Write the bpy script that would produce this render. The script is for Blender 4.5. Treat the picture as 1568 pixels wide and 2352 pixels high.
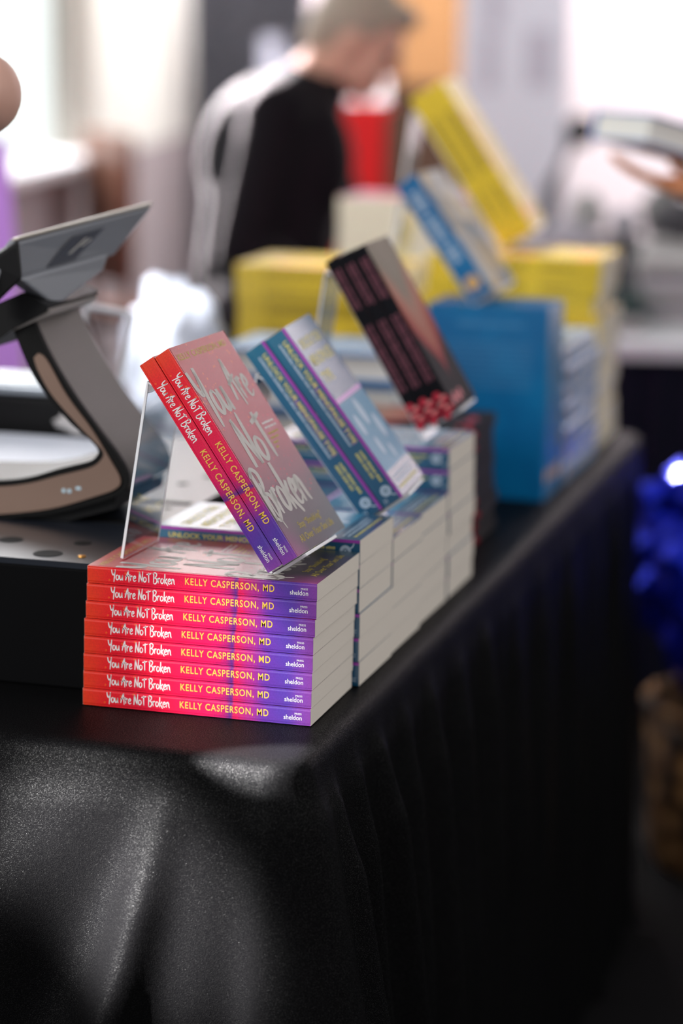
import bpy, bmesh, math, random
from mathutils import Vector, Matrix, Euler, noise
for o in list(bpy.data.objects): bpy.data.objects.remove(o)
SC = bpy.context.scene
COL = SC.collection
PI = math.pi
rnd = random.Random(7)

# ------------------------------------------------------------------ camera
# table top is z = 0, floor z = -0.74; X runs along the near table end, Y along the row of books
FPX = 5553.0
CF = Vector((-0.27276918, 0.94027527, -0.2036649)).normalized()
CR = Vector((0.95955674, 0.28120852, 0.01313882)).normalized()
CU = CR.cross(CF).normalized()
CP = Vector((0.80965127, -1.97339038, 0.62370011))
FLOOR = -0.74
cam = bpy.data.cameras.new('camera'); camo = bpy.data.objects.new('camera', cam); COL.objects.link(camo)
m = Matrix((CR, CU, -CF)).transposed().to_4x4(); m.translation = CP
camo.matrix_world = m
cam.sensor_fit = 'VERTICAL'; cam.sensor_height = 36.0; cam.lens = FPX * 36 / 2352
cam.clip_start = 0.05; cam.clip_end = 200
cam.dof.use_dof = True; cam.dof.focus_distance = 2.13; cam.dof.aperture_fstop = 2.0; cam.dof.aperture_blades = 9
SC.camera = camo
SC.view_settings.view_transform = 'Standard'; SC.view_settings.look = 'None'
SC.view_settings.exposure = 0.0; SC.view_settings.gamma = 1.0; SC.view_settings.use_curve_mapping = False
SC.cycles.max_bounces = 10; SC.cycles.transparent_max_bounces = 12; SC.cycles.transmission_bounces = 10
SC.cycles.sample_clamp_indirect = 6.0

def px_ray(x, y): return CF + CR * ((x - 784) / FPX) - CU * ((y - 1176) / FPX)
def on_y(x, y, Y):
    d = px_ray(x, y); return CP + d * ((Y - CP.y) / d.y)
def on_z(x, y, z):
    d = px_ray(x, y); return CP + d * ((z - CP.z) / d.z)
def at(x, y, depth): return CP + px_ray(x, y) * depth

# ------------------------------------------------------------------ world and lights
W = bpy.data.worlds.new('hall_light'); SC.world = W; W.use_nodes = True
bg = W.node_tree.nodes['Background']; bg.inputs[0].default_value = (0.95, 0.96, 1.0, 1); bg.inputs[1].default_value = 0.50

def lamp(name, kind, loc, target, power, color=(1, 1, 1), **k):
    l = bpy.data.lights.new(name, kind); o = bpy.data.objects.new(name, l); COL.objects.link(o)
    l.energy = power; l.color = color
    for a, b in k.items(): setattr(l, a, b)
    o.location = loc
    o.rotation_euler = (Vector(target) - Vector(loc)).to_track_quat('-Z', 'Y').to_euler()
    return o
# area lights: window wall on the sellers' side, plus added fills and washes
lamp('front_fill', 'AREA', (-2.2, -2.6, 2.0), (0.1, 0.2, 0), 95, (1, 0.98, 0.96), shape='RECTANGLE', size=1.6, size_y=1.6)  # added soft fill from behind the camera, brightens the spines
lamp('window_daylight_side', 'AREA', (-3.2, 4.2, 1.9), (-0.3, 2.0, 0.1), 120, (1, 0.98, 1.0), shape='RECTANGLE', size=3.0, size_y=1.6)
lamp('hall_wash_right', 'AREA', (2.2, 5.0, 2.6), (0.6, 8.6, 0.9), 120, (1, 0.93, 0.95), shape='RECTANGLE', size=2.0, size_y=2.0)
lamp('right_fill', 'AREA', (3.0, -0.6, 1.9), (0.2, 0.6, 0), 30, (1, 0.93, 0.86), shape='RECTANGLE', size=1.8, size_y=1.6)  # added warm fill for the right-facing page edges
lamp('pier_fill', 'AREA', (-2.0, 5.2, 1.9), (-2.6, 7.5, 0.9), 85, (1, 1, 0.98), shape='RECTANGLE', size=1.2, size_y=1.2)  # added fill that brightens the cream pier
lamp('back_wall_fill', 'AREA', (-2.0, 5.6, 3.1), (-2.1, 7.3, 2.0), 800, (1, 0.94, 0.96), shape='RECTANGLE', size=3.0, size_y=0.6)  # added wash on the back wall, mirrored as glare in flat covers
# narrow spots added to stand in for patches of sunlight
lamp('spot_near_stack', 'SPOT', (-1.0, -2.6, 1.9), (0.14, 0.0, 0.035), 640, (1, 0.97, 0.95), spot_size=math.radians(3.0), spot_blend=0.5, shadow_soft_size=0.02)
lamp('spot_tablecloth', 'SPOT', (-1.7, -1.9, 1.5), (0.085, -0.13, -0.12), 8500, (1, 0.98, 0.96), spot_size=math.radians(4.2), spot_blend=1.0, shadow_soft_size=0.02)
lamp('spot_table_edge', 'SPOT', (-1.6, -1.3, 1.2), (0.195, -0.098, 0), 9000, (1, .98, .96), spot_size=math.radians(1.5), spot_blend=0.4, shadow_soft_size=0.01)
lamp('spot_bag', 'SPOT', (-1.7, 0.4, 1.7), (-0.385, 1.27, 0.18), 420, (.92, .95, 1), spot_size=math.radians(7), spot_blend=0.5, shadow_soft_size=0.03)
lamp('spot_table_end', 'SPOT', (-1.0, 1.0, 2.6), (-0.05, 1.5, 0.26), 420, (1, 0.97, 0.9), spot_size=math.radians(13), spot_blend=0.5, shadow_soft_size=0.05)
lamp('spot_seller', 'SPOT', (-2.35, 4.3, 1.5), (-0.82, 2.8, 0.33), 4200, (1, 0.9, 0.93), spot_size=math.radians(13), spot_blend=0.6, shadow_soft_size=0.05)

# ------------------------------------------------------------------ materials
def nt(mat): return mat.node_tree.nodes, mat.node_tree.links
def mat(name, color=(0.8, 0.8, 0.8), rough=0.5, metal=0.0, spec=0.5, **k):
    m = bpy.data.materials.new(name); m.use_nodes = True
    b = m.node_tree.nodes['Principled BSDF']
    b.inputs['Base Color'].default_value = (*color, 1); b.inputs['Roughness'].default_value = rough
    b.inputs['Metallic'].default_value = metal; b.inputs['Specular IOR Level'].default_value = spec
    for a, v in k.items(): b.inputs[a.replace('_', ' ')].default_value = v
    return m
def add(m, kind, **k):
    n = m.node_tree.nodes.new(kind)
    for a, v in k.items(): setattr(n, a, v)
    return n
def bs(m): return m.node_tree.nodes['Principled BSDF']
def ramp(m, stops, interp='LINEAR'):
    r = add(m, 'ShaderNodeValToRGB'); e = r.color_ramp.elements; r.color_ramp.interpolation = interp
    e[0].position, e[0].color = stops[0][0], (*stops[0][1], 1)
    e[1].position, e[1].color = stops[-1][0], (*stops[-1][1], 1)
    for p, c in stops[1:-1]:
        x = e.new(p); x.color = (*c, 1)
    return r
def objxyz(m):
    tc = add(m, 'ShaderNodeTexCoord'); s = add(m, 'ShaderNodeSeparateXYZ')
    m.node_tree.links.new(tc.outputs['Object'], s.inputs[0]); return tc, s
def math_n(m, op, a, b=None, clamp=False):
    n = add(m, 'ShaderNodeMath', operation=op, use_clamp=clamp)
    for i, v in enumerate((a, b)):
        if v is None: continue
        if isinstance(v, (int, float)): n.inputs[i].default_value = v
        else: m.node_tree.links.new(v, n.inputs[i])
    return n.outputs[0]
def mixc(m, f, a, b, mode='MIX'):
    n = add(m, 'ShaderNodeMix', data_type='RGBA', blend_type=mode)
    for s, v in ((n.inputs[0], f), (n.inputs[6], a), (n.inputs[7], b)):
        if isinstance(v, (int, float)): s.default_value = v
        elif isinstance(v, tuple): s.default_value = (*v, 1)
        else: m.node_tree.links.new(v, s)
    return n.outputs[2]
def noise_n(m, scale, detail=3, vec=None, out=0):
    n = add(m, 'ShaderNodeTexNoise'); n.inputs['Scale'].default_value = scale; n.inputs['Detail'].default_value = detail
    if vec is not None: m.node_tree.links.new(vec, n.inputs['Vector'])
    return n.outputs[out]
def bump(m, h, strength, dist=0.001):
    b = add(m, 'ShaderNodeBump'); b.inputs['Strength'].default_value = strength; b.inputs['Distance'].default_value = dist
    m.node_tree.links.new(h, b.inputs['Height']); m.node_tree.links.new(b.outputs[0], bs(m).inputs['Normal'])

M = {}
M['paper'] = mat('book_page_edges', (0.74, 0.68, 0.60), 0.85, spec=0.2)
tc, s = objxyz(M['paper'])
st = noise_n(M['paper'], 1.0, 2, None)
mp = add(M['paper'], 'ShaderNodeMapping'); mp.inputs['Scale'].default_value = (60, 60, 2500)
M['paper'].node_tree.links.new(tc.outputs['Object'], mp.inputs[0])
lines = noise_n(M['paper'], 1.0, 2, mp.outputs[0])
M['paper'].node_tree.links.new(mixc(M['paper'], math_n(M['paper'], 'MULTIPLY', lines, 0.45), (0.80, 0.74, 0.66), (0.60, 0.54, 0.47)), bs(M['paper']).inputs['Base Color'])
M['paper_tan'] = mat('tan_page_edges', (0.62, 0.52, 0.40), 0.85, spec=0.2)
M['paper_white'] = mat('white_page_edges', (0.82, 0.80, 0.76), 0.8, spec=0.2)
M['paper_dark'] = mat('black_page_edges', (0.014, 0.010, 0.013), 0.6)
M['paper_cream'] = mat('cream_page_edges', (0.85, 0.78, 0.62), 0.8, spec=0.2)
M['white_ink'] = mat('white_ink', (0.85, 0.83, 0.82), 0.45)
M['silver_ink'] = mat('silver_foil_ink', (0.54, 0.52, 0.49), 0.45, 0.15)
M['gold_ink'] = mat('gold_ink', (0.85, 0.52, 0.08), 0.45)
M['cover_gold'] = mat('olive_gold_ink', (0.50, 0.40, 0.06), 0.4, 0.2)
M['yellow_ink'] = mat('pale_yellow_ink', (0.72, 0.64, 0.20), 0.5)
M['soft_white_ink'] = mat('blue_white_ink', (0.50, 0.62, 0.75), 0.5)
M['violet_ink'] = mat('violet_ink', (0.20, 0.10, 0.42), 0.5)
M['magenta_ink'] = mat('magenta_stripe_ink', (0.42, 0.06, 0.48), 0.4)
M['lilac_ink'] = mat('lilac_ink', (0.75, 0.45, 0.80), 0.4)
M['rose_ink'] = mat('dusty_rose_ink', (0.20, 0.055, 0.085), 0.5)
M['berry_ink'] = mat('berry_red_ink', (0.55, 0.02, 0.05), 0.35)
M['berry_pink'] = mat('berry_pink_ink', (0.75, 0.30, 0.28), 0.35)
M['olive_ink'] = mat('dark_olive_ink', (0.22, 0.16, 0.012), 0.5)
M['pink_ink'] = mat('hot_pink_ink', (0.85, 0.08, 0.22), 0.4)
M['orange_ink'] = mat('orange_ink', (0.85, 0.30, 0.03), 0.4)
M['tan_ink'] = mat('tan_badge_ink', (0.80, 0.48, 0.18), 0.4)
M['sky_ink'] = mat('sky_blue_ink', (0.06, 0.27, 0.45), 0.35)
M['faint_blue'] = mat('faint_blue_ink', (0.07, 0.28, 0.55), 0.4)

def red_cover(L, Wd):
    m = mat('red_to_purple_cover', rough=0.33, spec=0.5, Coat_Weight=0.4, Coat_Roughness=0.24)
    tc, s = objxyz(m); lk = m.node_tree.links
    nz = noise_n(m, 55, 4, tc.outputs['Object'])
    nb = noise_n(m, 18, 2, tc.outputs['Object'])
    x = math_n(m, 'MULTIPLY', s.outputs[0], 1 / L)
    xs = math_n(m, 'ADD', x, math_n(m, 'MULTIPLY', math_n(m, 'SUBTRACT', nz, 0.5), 0.10))
    spine = ramp(m, [(0, (0.80, 0.045, 0.012)), (0.12, (0.80, 0.008, 0.018)), (0.35, (0.78, 0.006, 0.05)), (0.55, (0.70, 0.008, 0.10)), (0.625, (0.42, 0.012, 0.14)),
                     (0.645, (0.10, 0.02, 0.20)), (0.665, (0.60, 0.01, 0.08)), (0.74, (0.38, 0.02, 0.20)), (0.80, (0.12, 0.03, 0.32)), (0.88, (0.09, 0.04, 0.34)), (1.0, (0.22, 0.05, 0.34))])
    lk.new(xs, spine.inputs[0])
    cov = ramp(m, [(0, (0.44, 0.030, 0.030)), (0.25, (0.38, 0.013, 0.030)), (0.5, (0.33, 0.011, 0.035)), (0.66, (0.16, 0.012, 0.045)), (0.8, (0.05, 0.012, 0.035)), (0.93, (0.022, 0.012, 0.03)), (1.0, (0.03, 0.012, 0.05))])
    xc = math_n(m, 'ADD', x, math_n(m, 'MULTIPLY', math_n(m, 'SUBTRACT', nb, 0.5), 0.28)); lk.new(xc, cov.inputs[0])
    y = math_n(m, 'MULTIPLY', s.outputs[1], 1 / Wd)
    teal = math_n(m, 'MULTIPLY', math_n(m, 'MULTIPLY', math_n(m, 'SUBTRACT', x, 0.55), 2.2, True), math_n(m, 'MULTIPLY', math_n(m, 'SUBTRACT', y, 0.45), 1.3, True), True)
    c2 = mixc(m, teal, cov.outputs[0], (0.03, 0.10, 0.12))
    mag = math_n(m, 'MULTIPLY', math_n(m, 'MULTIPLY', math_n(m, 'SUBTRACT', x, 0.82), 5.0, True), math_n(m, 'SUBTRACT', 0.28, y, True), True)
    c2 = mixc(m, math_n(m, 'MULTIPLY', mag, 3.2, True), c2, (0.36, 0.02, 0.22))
    isc = math_n(m, 'GREATER_THAN', s.outputs[1], 0.0012)
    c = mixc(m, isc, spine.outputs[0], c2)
    v = add(m, 'ShaderNodeTexVoronoi'); v.inputs['Scale'].default_value = 190; lk.new(tc.outputs['Object'], v.inputs['Vector'])
    dots = math_n(m, 'MULTIPLY', math_n(m, 'LESS_THAN', v.outputs[0], 0.24), math_n(m, 'GREATER_THAN', noise_n(m, 90, 0, tc.outputs['Object']), 0.57))
    dots = math_n(m, 'MULTIPLY', dots, math_n(m, 'LESS_THAN', x, 0.8))
    dc = mixc(m, math_n(m, 'GREATER_THAN', x, 0.4), (0.90, 0.16, 0.015), (0.70, 0.01, 0.06))
    c = mixc(m, math_n(m, 'MULTIPLY', dots, 0.55), c, dc)
    fine = noise_n(m, 700, 2, tc.outputs['Object'])
    c = mixc(m, 0.25, c, mixc(m, 1.0, c, ramp_out(m, fine), 'MULTIPLY'))
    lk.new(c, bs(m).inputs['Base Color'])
    return m
def ramp_out(m, f):
    r = ramp(m, [(0.3, (0.55, 0.55, 0.55)), (0.7, (1.45, 1.45, 1.45))]); m.node_tree.links.new(f, r.inputs[0]); return r.outputs[0]
M['teal'] = mat('teal_cover', (0.0, 0.115, 0.235), 0.3, Coat_Weight=1.0, Coat_Roughness=0.25, Coat_IOR=1.7)
tc, s = objxyz(M['teal'])
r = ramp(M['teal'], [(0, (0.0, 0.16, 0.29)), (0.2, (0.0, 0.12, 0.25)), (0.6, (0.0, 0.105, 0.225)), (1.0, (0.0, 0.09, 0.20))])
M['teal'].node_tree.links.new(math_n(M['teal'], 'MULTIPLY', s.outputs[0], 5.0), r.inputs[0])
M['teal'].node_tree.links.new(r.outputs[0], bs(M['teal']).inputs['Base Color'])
def dark_cover(L, Wd):
    m = mat('black_flower_cover', rough=0.6, spec=.12)
    tc, s = objxyz(m); lk = m.node_tree.links
    x = math_n(m, 'MULTIPLY', s.outputs[0], 1 / L); y = math_n(m, 'MULTIPLY', s.outputs[1], 1 / Wd)
    nz = noise_n(m, 22, 3, tc.outputs['Object'])
    f = math_n(m, 'ADD', math_n(m, 'ADD', x, math_n(m, 'MULTIPLY', math_n(m, 'ABSOLUTE', math_n(m, 'SUBTRACT', y, 0.5)), 0.55)), math_n(m, 'MULTIPLY', math_n(m, 'SUBTRACT', nz, 0.5), 0.14))
    r = ramp(m, [(0, (0.30, 0.25, 0.21)), (0.32, (0.26, 0.22, 0.18)), (0.5, (0.42, 0.20, 0.15)), (0.68, (0.36, 0.09, 0.07)), (0.78, (0.20, 0.02, 0.03)), (0.84, (0.012, 0.010, 0.015)), (1.0, (0.006, 0.007, 0.012))])
    lk.new(f, r.inputs[0])
    front = math_n(m, 'MULTIPLY', math_n(m, 'GREATER_THAN', s.outputs[1], 0.0015), math_n(m, 'GREATER_THAN', s.outputs[2], 0.008))
    lk.new(mixc(m, front, (0.006, 0.006, 0.009), r.outputs[0]), bs(m).inputs['Base Color'])
    return m
M['yellow'] = mat('yellow_cover', (0.60, 0.42, 0.02), 0.38, Coat_Weight=0.15, Coat_Roughness=0.25)
M['blue'] = mat('blue_cover', (0.0, 0.15, 0.43), 0.33, Coat_Weight=0.25, Coat_Roughness=0.2)
tc, s = objxyz(M['blue'])
M['blue'].node_tree.links.new(mixc(M['blue'], noise_n(M['blue'], 14, 2, tc.outputs['Object']), (0.0, 0.08, 0.27), (0.0, 0.25, 0.56)), bs(M['blue']).inputs['Base Color'])
M['sea'] = mat('blue_grey_photo_cover', (0.3, 0.35, 0.4), 0.5, spec=.2)
tc, s = objxyz(M['sea'])
r = ramp(M['sea'], [(0.30, (0.20, 0.24, 0.30)), (0.45, (0.34, 0.36, 0.38)), (0.52, (0.55, 0.40, 0.20)), (0.58, (0.72, 0.66, 0.58)), (0.75, (0.45, 0.45, 0.48))])
M['sea'].node_tree.links.new(noise_n(M['sea'], 16, 2, tc.outputs['Object']), r.inputs[0]); M['sea'].node_tree.links.new(r.outputs[0], bs(M['sea']).inputs['Base Color'])
M['pinkcover'] = mat('pink_cover', (0.85, 0.18, 0.42), 0.3, Coat_Weight=0.3)
M['acrylic'] = mat('clear_acrylic', (1, 1, 1), 0.01, Transmission_Weight=1.0, IOR=1.45)

M['acrylic_edge'] = mat('acrylic_edge_white_gleam', (.9, .9, .93), .35, Subsurface_Weight=0.0)  # gleam of lit polished edges painted as opaque white
# satin tablecloth: black with tiny glints in the weave
m = M['cloth'] = mat('black_satin_cloth', (0.006, 0.006, 0.007), 0.40, spec=0.2)
tc, s = objxyz(m); lk = m.node_tree.links
gl = noise_n(m, 900, 1, tc.outputs['Object'])
gr = ramp(m, [(0.50, (0.2, 0.2, 0.2)), (0.72, (1.6, 1.6, 1.6))]); lk.new(gl, gr.inputs[0])
lk.new(math_n(m, 'MULTIPLY', gr.outputs[0], 0.095), bs(m).inputs['Specular IOR Level'])
lk.new(mixc(m, gl, (0.0015, 0.0015, 0.002), (0.006, 0.0058, 0.006)), bs(m).inputs['Base Color'])
bump(m, noise_n(m, 1300, 1, tc.outputs['Object']), 0.85, 0.0006)

# ------------------------------------------------------------------ mesh helpers
def obj(name, me, mats=None, parent=None, loc=None, rot=None):
    if isinstance(me, bmesh.types.BMesh):
        b = me; me = bpy.data.meshes.new(name); bmesh.ops.recalc_face_normals(b, faces=[f for f in b.faces if not f.tag]); b.to_mesh(me); b.free()
    if mats is not None:
        if not isinstance(mats, (list, tuple)): mats = [mats]
        for x in mats: me.materials.append(x)
    o = bpy.data.objects.new(name, me); COL.objects.link(o)
    if parent: o.parent = parent
    if loc is not None: o.location = loc
    if rot is not None: o.rotation_euler = rot
    return o
def empty(name, loc=(0, 0, 0), rot=(0, 0, 0)):
    o = bpy.data.objects.new(name, None); COL.objects.link(o); o.location = loc; o.rotation_euler = rot
    o.empty_display_size = 0.05; return o
def tag(o, label, cat, group=None, kind=None):
    o['label'] = label; o['category'] = cat
    if group: o['group'] = group
    if kind: o['kind'] = kind
    return o
def struct(o, label=None):
    o['kind'] = 'structure'
    return o
def smooth(o, angle=None):
    for p in o.data.polygons: p.use_smooth = True
    if angle:
        md = o.modifiers.new('es', 'EDGE_SPLIT'); md.split_angle = math.radians(angle)
    return o
def bevel(o, w, seg=2):
    md = o.modifiers.new('bevel', 'BEVEL'); md.width = w; md.segments = seg; md.limit_method = 'ANGLE'; return o
def box(b, x0, x1, y0, y1, z0, z1, mi=0):
    v = [b.verts.new(p) for p in ((x0, y0, z0), (x1, y0, z0), (x1, y1, z0), (x0, y1, z0), (x0, y0, z1), (x1, y0, z1), (x1, y1, z1), (x0, y1, z1))]
    for q in ((0, 3, 2, 1), (4, 5, 6, 7), (0, 1, 5, 4), (1, 2, 6, 5), (2, 3, 7, 6), (3, 0, 4, 7)):
        f = b.faces.new([v[i] for i in q]); f.material_index = mi
    return v
def boxbm(*a):
    b = bmesh.new(); box(b, *a); return b
def prism(b, pts, a0, a1, axis='y', mi=0, T=None):
    """closed 2-D outline extruded along an axis; pts are (x,z) for y, (y,z) for x, (x,y) for z"""
    def P(p, t):
        q = {'y': (p[0], t, p[1]), 'x': (t, p[0], p[1]), 'z': (p[0], p[1], t)}[axis]
        return T @ Vector(q) if T else q
    A = [b.verts.new(P(p, a0)) for p in pts]; B = [b.verts.new(P(p, a1)) for p in pts]; n = len(pts)
    fs = [b.faces.new(A), b.faces.new(B[::-1])] + [b.faces.new((A[i], B[i], B[(i + 1) % n], A[(i + 1) % n])) for i in range(n)]
    for f in fs: f.material_index = mi
    return fs
def tube(b, pts, rad, seg=10, caps=True):
    pts = [Vector(p) for p in pts]; rings = []
    rr = rad if isinstance(rad, (list, tuple)) else [rad] * len(pts)
    up = Vector((0, 0, 1))
    for i, p in enumerate(pts):
        d = (pts[min(i + 1, len(pts) - 1)] - pts[max(i - 1, 0)]).normalized()
        a = d.cross(up) if abs(d.dot(up)) < 0.95 else d.cross(Vector((1, 0, 0)))
        a.normalize(); c = d.cross(a)
        rings.append([b.verts.new(p + (a * math.cos(t) + c * math.sin(t)) * rr[i]) for t in (2 * PI * k / seg for k in range(seg))])
    for A, B in zip(rings, rings[1:]):
        for k in range(seg): b.faces.new((A[k], A[(k + 1) % seg], B[(k + 1) % seg], B[k]))
    if caps: b.faces.new(rings[0]); b.faces.new(rings[-1][::-1])
def lathe(b, prof, seg=32, c=(0, 0)):
    rings = [[b.verts.new((c[0] + r * math.cos(2 * PI * k / seg), c[1] + r * math.sin(2 * PI * k / seg), z)) for k in range(seg)] for r, z in prof]
    for A, B in zip(rings, rings[1:]):
        for k in range(seg): b.faces.new((A[k], A[(k + 1) % seg], B[(k + 1) % seg], B[k]))
    b.faces.new(rings[0][::-1]); b.faces.new(rings[-1])
def smoothpath(pts, n=8):
    P = [Vector(p) for p in pts]; out = []
    if len(P) == 2: return [P[0].lerp(P[1], i / n) for i in range(n + 1)]
    for i in range(len(P) - 1):
        a, b_, c, d = P[max(i - 1, 0)], P[i], P[i + 1], P[min(i + 2, len(P) - 1)]
        for k in range(n):
            t = k / n
            out.append(0.5 * ((2 * b_) + (c - a) * t + (2 * a - 5 * b_ + 4 * c - d) * t * t + (3 * b_ - a - 3 * c + d) * t ** 3))
    out.append(P[-1]); return out

# ------------------------------------------------------------------ lettering (flat ink shapes laid on a surface)
class Ink:
    """collects flat polygons in (u,v); put() lays them on a frame (origin, right, up) of a mesh"""
    def __init__(s): s.polys = []
    def rect(s, u0, u1, v0, v1): s.polys.append([(u0, v0), (u1, v0), (u1, v1), (u0, v1)]); return s
    def disc(s, u, v, r, n=20, ry=None): s.polys.append([(u + r * math.cos(2 * PI * k / n), v + (ry or r) * math.sin(2 * PI * k / n)) for k in range(n)]); return s
    def ribbon(s, pts, w, ax=1.0, ay=1.0):
        P = smoothpath([(x, y, 0) for x, y in pts], 6); n = len(P); L = []; R = []
        for i, p in enumerate(P):
            d = P[min(i + 1, n - 1)] - P[max(i - 1, 0)]
            if d.length < 1e-9: continue
            d.normalize(); q = Vector((-d.y * ax, d.x * ay, 0)); t = i / (n - 1)
            ww = w * (0.42 + 0.58 * math.sin(PI * min(1, 0.16 + t * 0.86)) ** 0.6) * 0.5
            L.append(p + q * ww); R.append(p - q * ww)
        for i in range(len(L) - 1): s.polys.append([(R[i].x, R[i].y), (R[i + 1].x, R[i + 1].y), (L[i + 1].x, L[i + 1].y), (L[i].x, L[i].y)])
        return s
    def ring(s, u, v, r0, r1, a0=0, a1=2 * PI, n=24):
        for k in range(n):
            a, b = a0 + (a1 - a0) * k / n, a0 + (a1 - a0) * (k + 1) / n
            s.polys.append([(u + r0 * math.cos(a), v + r0 * math.sin(a)), (u + r1 * math.cos(a), v + r1 * math.sin(a)), (u + r1 * math.cos(b), v + r1 * math.sin(b)), (u + r0 * math.cos(b), v + r0 * math.sin(b))])
        return s
    def bars(s, u0, u1, v, h, seed=0):
        """unreadable small type: letter-sized dabs with word gaps"""
        q = random.Random(seed); u = u0; n = 0
        while u < u1 - h * 0.3:
            w = h * q.uniform(0.4, 0.75); t = h * q.uniform(0.75, 1.0)
            s.rect(u, min(u + w, u1), v, v + t); u += w + h * 0.16; n += 1
            if n > 3 and q.random() < 0.25: u += h * 0.45; n = 0
        return s
    def text(s, body, u, v, height, width=None, bold=0.0, spacing=1.0):
        """set type with capital height and optional fitted width"""
        c = bpy.data.curves.new('type', 'FONT'); c.body = body; c.size = 1.0; c.space_character = spacing; c.offset = bold; c.resolution_u = 3
        o = bpy.data.objects.new('type', c); COL.objects.link(o)
        me = bpy.data.meshes.new_from_object(o.evaluated_get(bpy.context.evaluated_depsgraph_get()))
        xs = [p.co.x for p in me.vertices]
        sy = height / 0.72; sx = sy if width is None else width / (max(xs) - min(xs)); x0 = min(xs)
        for f in me.polygons: s.polys.append([(u + (me.vertices[i].co.x - x0) * sx, v + me.vertices[i].co.y * sy) for i in f.vertices])
        bpy.data.objects.remove(o); bpy.data.meshes.remove(me); bpy.data.curves.remove(c); return s
    def put(s, b, origin, right, up, mi):
        O, R, U = Vector(origin), Vector(right), Vector(up)
        for p in s.polys:
            try:
                f = b.faces.new([b.verts.new(O + R * x + U * y) for x, y in p]); f.material_index = mi; f.tag = True
                f.normal_update()
                if f.normal.dot(R.cross(U)) < 0: f.normal_flip()
            except ValueError: pass
GL = {  # brush-script letters: (strokes, advance)
 'Y': ([[(0, 1.0), (.06, .66), (.19, .47), (.32, .62), (.41, .95)], [(.44, 1.05), (.38, .55), (.31, .1), (.27, -.25)]], .50),
 'o': ([[(.24, .50), (.09, .42), (.05, .14), (.19, .0), (.35, .14), (.36, .38), (.2, .52)]], .44),
 'u': ([[(.04, .5), (.06, .15), (.17, .02), (.3, .16), (.37, .52)], [(.37, .52), (.38, .12), (.44, -.02)]], .50),
 'A': ([[(0, .02), (.15, .55), (.33, 1.02)], [(.33, 1.04), (.37, .5), (.42, -.16)], [(-.02, .40), (.3, .52), (.6, .62)]], .52),
 'r': ([[(.06, .52), (.09, -.02)], [(.08, .26), (.2, .5), (.34, .46)]], .36),
 'e': ([[(.06, .24), (.3, .32), (.32, .47), (.2, .52), (.07, .32), (.1, .06), (.24, .0), (.42, .12)]], .42),
 'N': ([[(.06, -.06), (.1, .5), (.13, .98)], [(.13, 1.0), (.28, .45), (.44, -.04)], [(.44, -.04), (.48, .5), (.54, 1.1)]], .58),
 'T': ([[(.24, .98), (.24, .4), (.25, -.04)], [(-.04, .78), (.25, .84), (.56, .92)]], .50),
 'B': ([[(.1, 1.02), (.09, .5), (.05, -.08)], [(-.02, .86), (.22, 1.03), (.44, .9), (.36, .64), (.13, .5)], [(.13, .5), (.42, .42), (.46, .14), (.25, -.1), (.02, .0)]], .54),
 'k': ([[(.1, 1.0), (.08, .4), (.08, -.06)], [(.38, .55), (.12, .24)], [(.13, .28), (.26, .1), (.46, -.18)]], .42),
 'n': ([[(.06, .52), (.08, -.02)], [(.08, .26), (.2, .52), (.33, .42), (.37, .1), (.45, -.04)]], .48), ' ': ([], .26)}
def script(ink, s, u, v, size, weight=0.10, xs=1.0, ax=1.0, ay=1.0):
    for ch in s:
        st, adv = GL[ch]
        for k in st: ink.ribbon([(u + x * size * xs, v + y * size) for x, y in k], weight * size, ax, ay)
        u += adv * size * xs
    return u
def script_len(s): return sum(GL[c][1] for c in s)

# ------------------------------------------------------------------ books
E_ = 0.00013
class BookKind: pass
def make_book(kind, L, Wd, T, covermats, pages, hard=False, art=None, cm=0.00025):
    """local frame: x head->tail, y spine->fore edge, z back->front cover"""
    b = bmesh.new(); c = 0.0034 if hard else cm; r = 0.0026 if not hard else 0.004
    k = [(Wd, 0)]
    for a in range(5): t = PI / 2 * a / 4; k.append((r - r * math.sin(t), r - r * math.cos(t)))
    for a in range(5): t = PI / 2 * a / 4; k.append((r - r * math.cos(t), T - r + r * math.sin(t)))
    k += [(Wd, T), (Wd, T - c), (c, T - c), (c, c), (Wd, c)]
    prism(b, k, 0, L, 'x')
    for f in b.faces: f.tag = False
    if art: art(b, L, Wd, T)
    me = bpy.data.meshes.new('cover'); bmesh.ops.recalc_face_normals(b, faces=[f for f in b.faces if not f.tag]); b.to_mesh(me); b.free()
    for x in covermats: me.materials.append(x)
    p = bmesh.new(); ov = 0.004 if hard else -0.0002
    fe = Wd - (0.004 if hard else 0.0006); n = 6
    out = [(c + .0001, c + .00002), (fe, c + .00002)] + ([(fe - .002 * math.sin(PI * i / n), c + (T - 2 * c) * i / n) for i in range(1, n)] if hard else []) + [(fe, T - c - .00002), (c + .0001, T - c - .00002)]
    prism(p, out, ov, L - ov, 'x')
    pm = bpy.data.meshes.new('page_block'); bmesh.ops.recalc_face_normals(p, faces=p.faces); p.to_mesh(pm); p.free(); pm.materials.append(pages)
    K = BookKind(); K.cover, K.pages, K.name, K.L, K.W, K.T = me, pm, kind, L, Wd, T
    return K
def book(K, loc, rot, label, group=None):
    e = empty(K.name, loc, rot); tag(e, label, 'book', group)
    obj('cover', K.cover, parent=e); obj('page_block', K.pages, parent=e)
    return e
def sp(ink, b, mi): ink.put(b, (0, -E_, 0), (1, 0, 0), (0, 0, 1), mi)
def fr(ink, b, T, mi, e=1): ink.put(b, (0, 0, T + E_ * e), (0, 1, 0), (-1, 0, 0), mi)       # u = across (spine->fore edge), v = -x
def bk(ink, b, mi, e=1): ink.put(b, (0, 0, -E_ * e), (0, -1, 0), (-1, 0, 0), mi)

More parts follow.
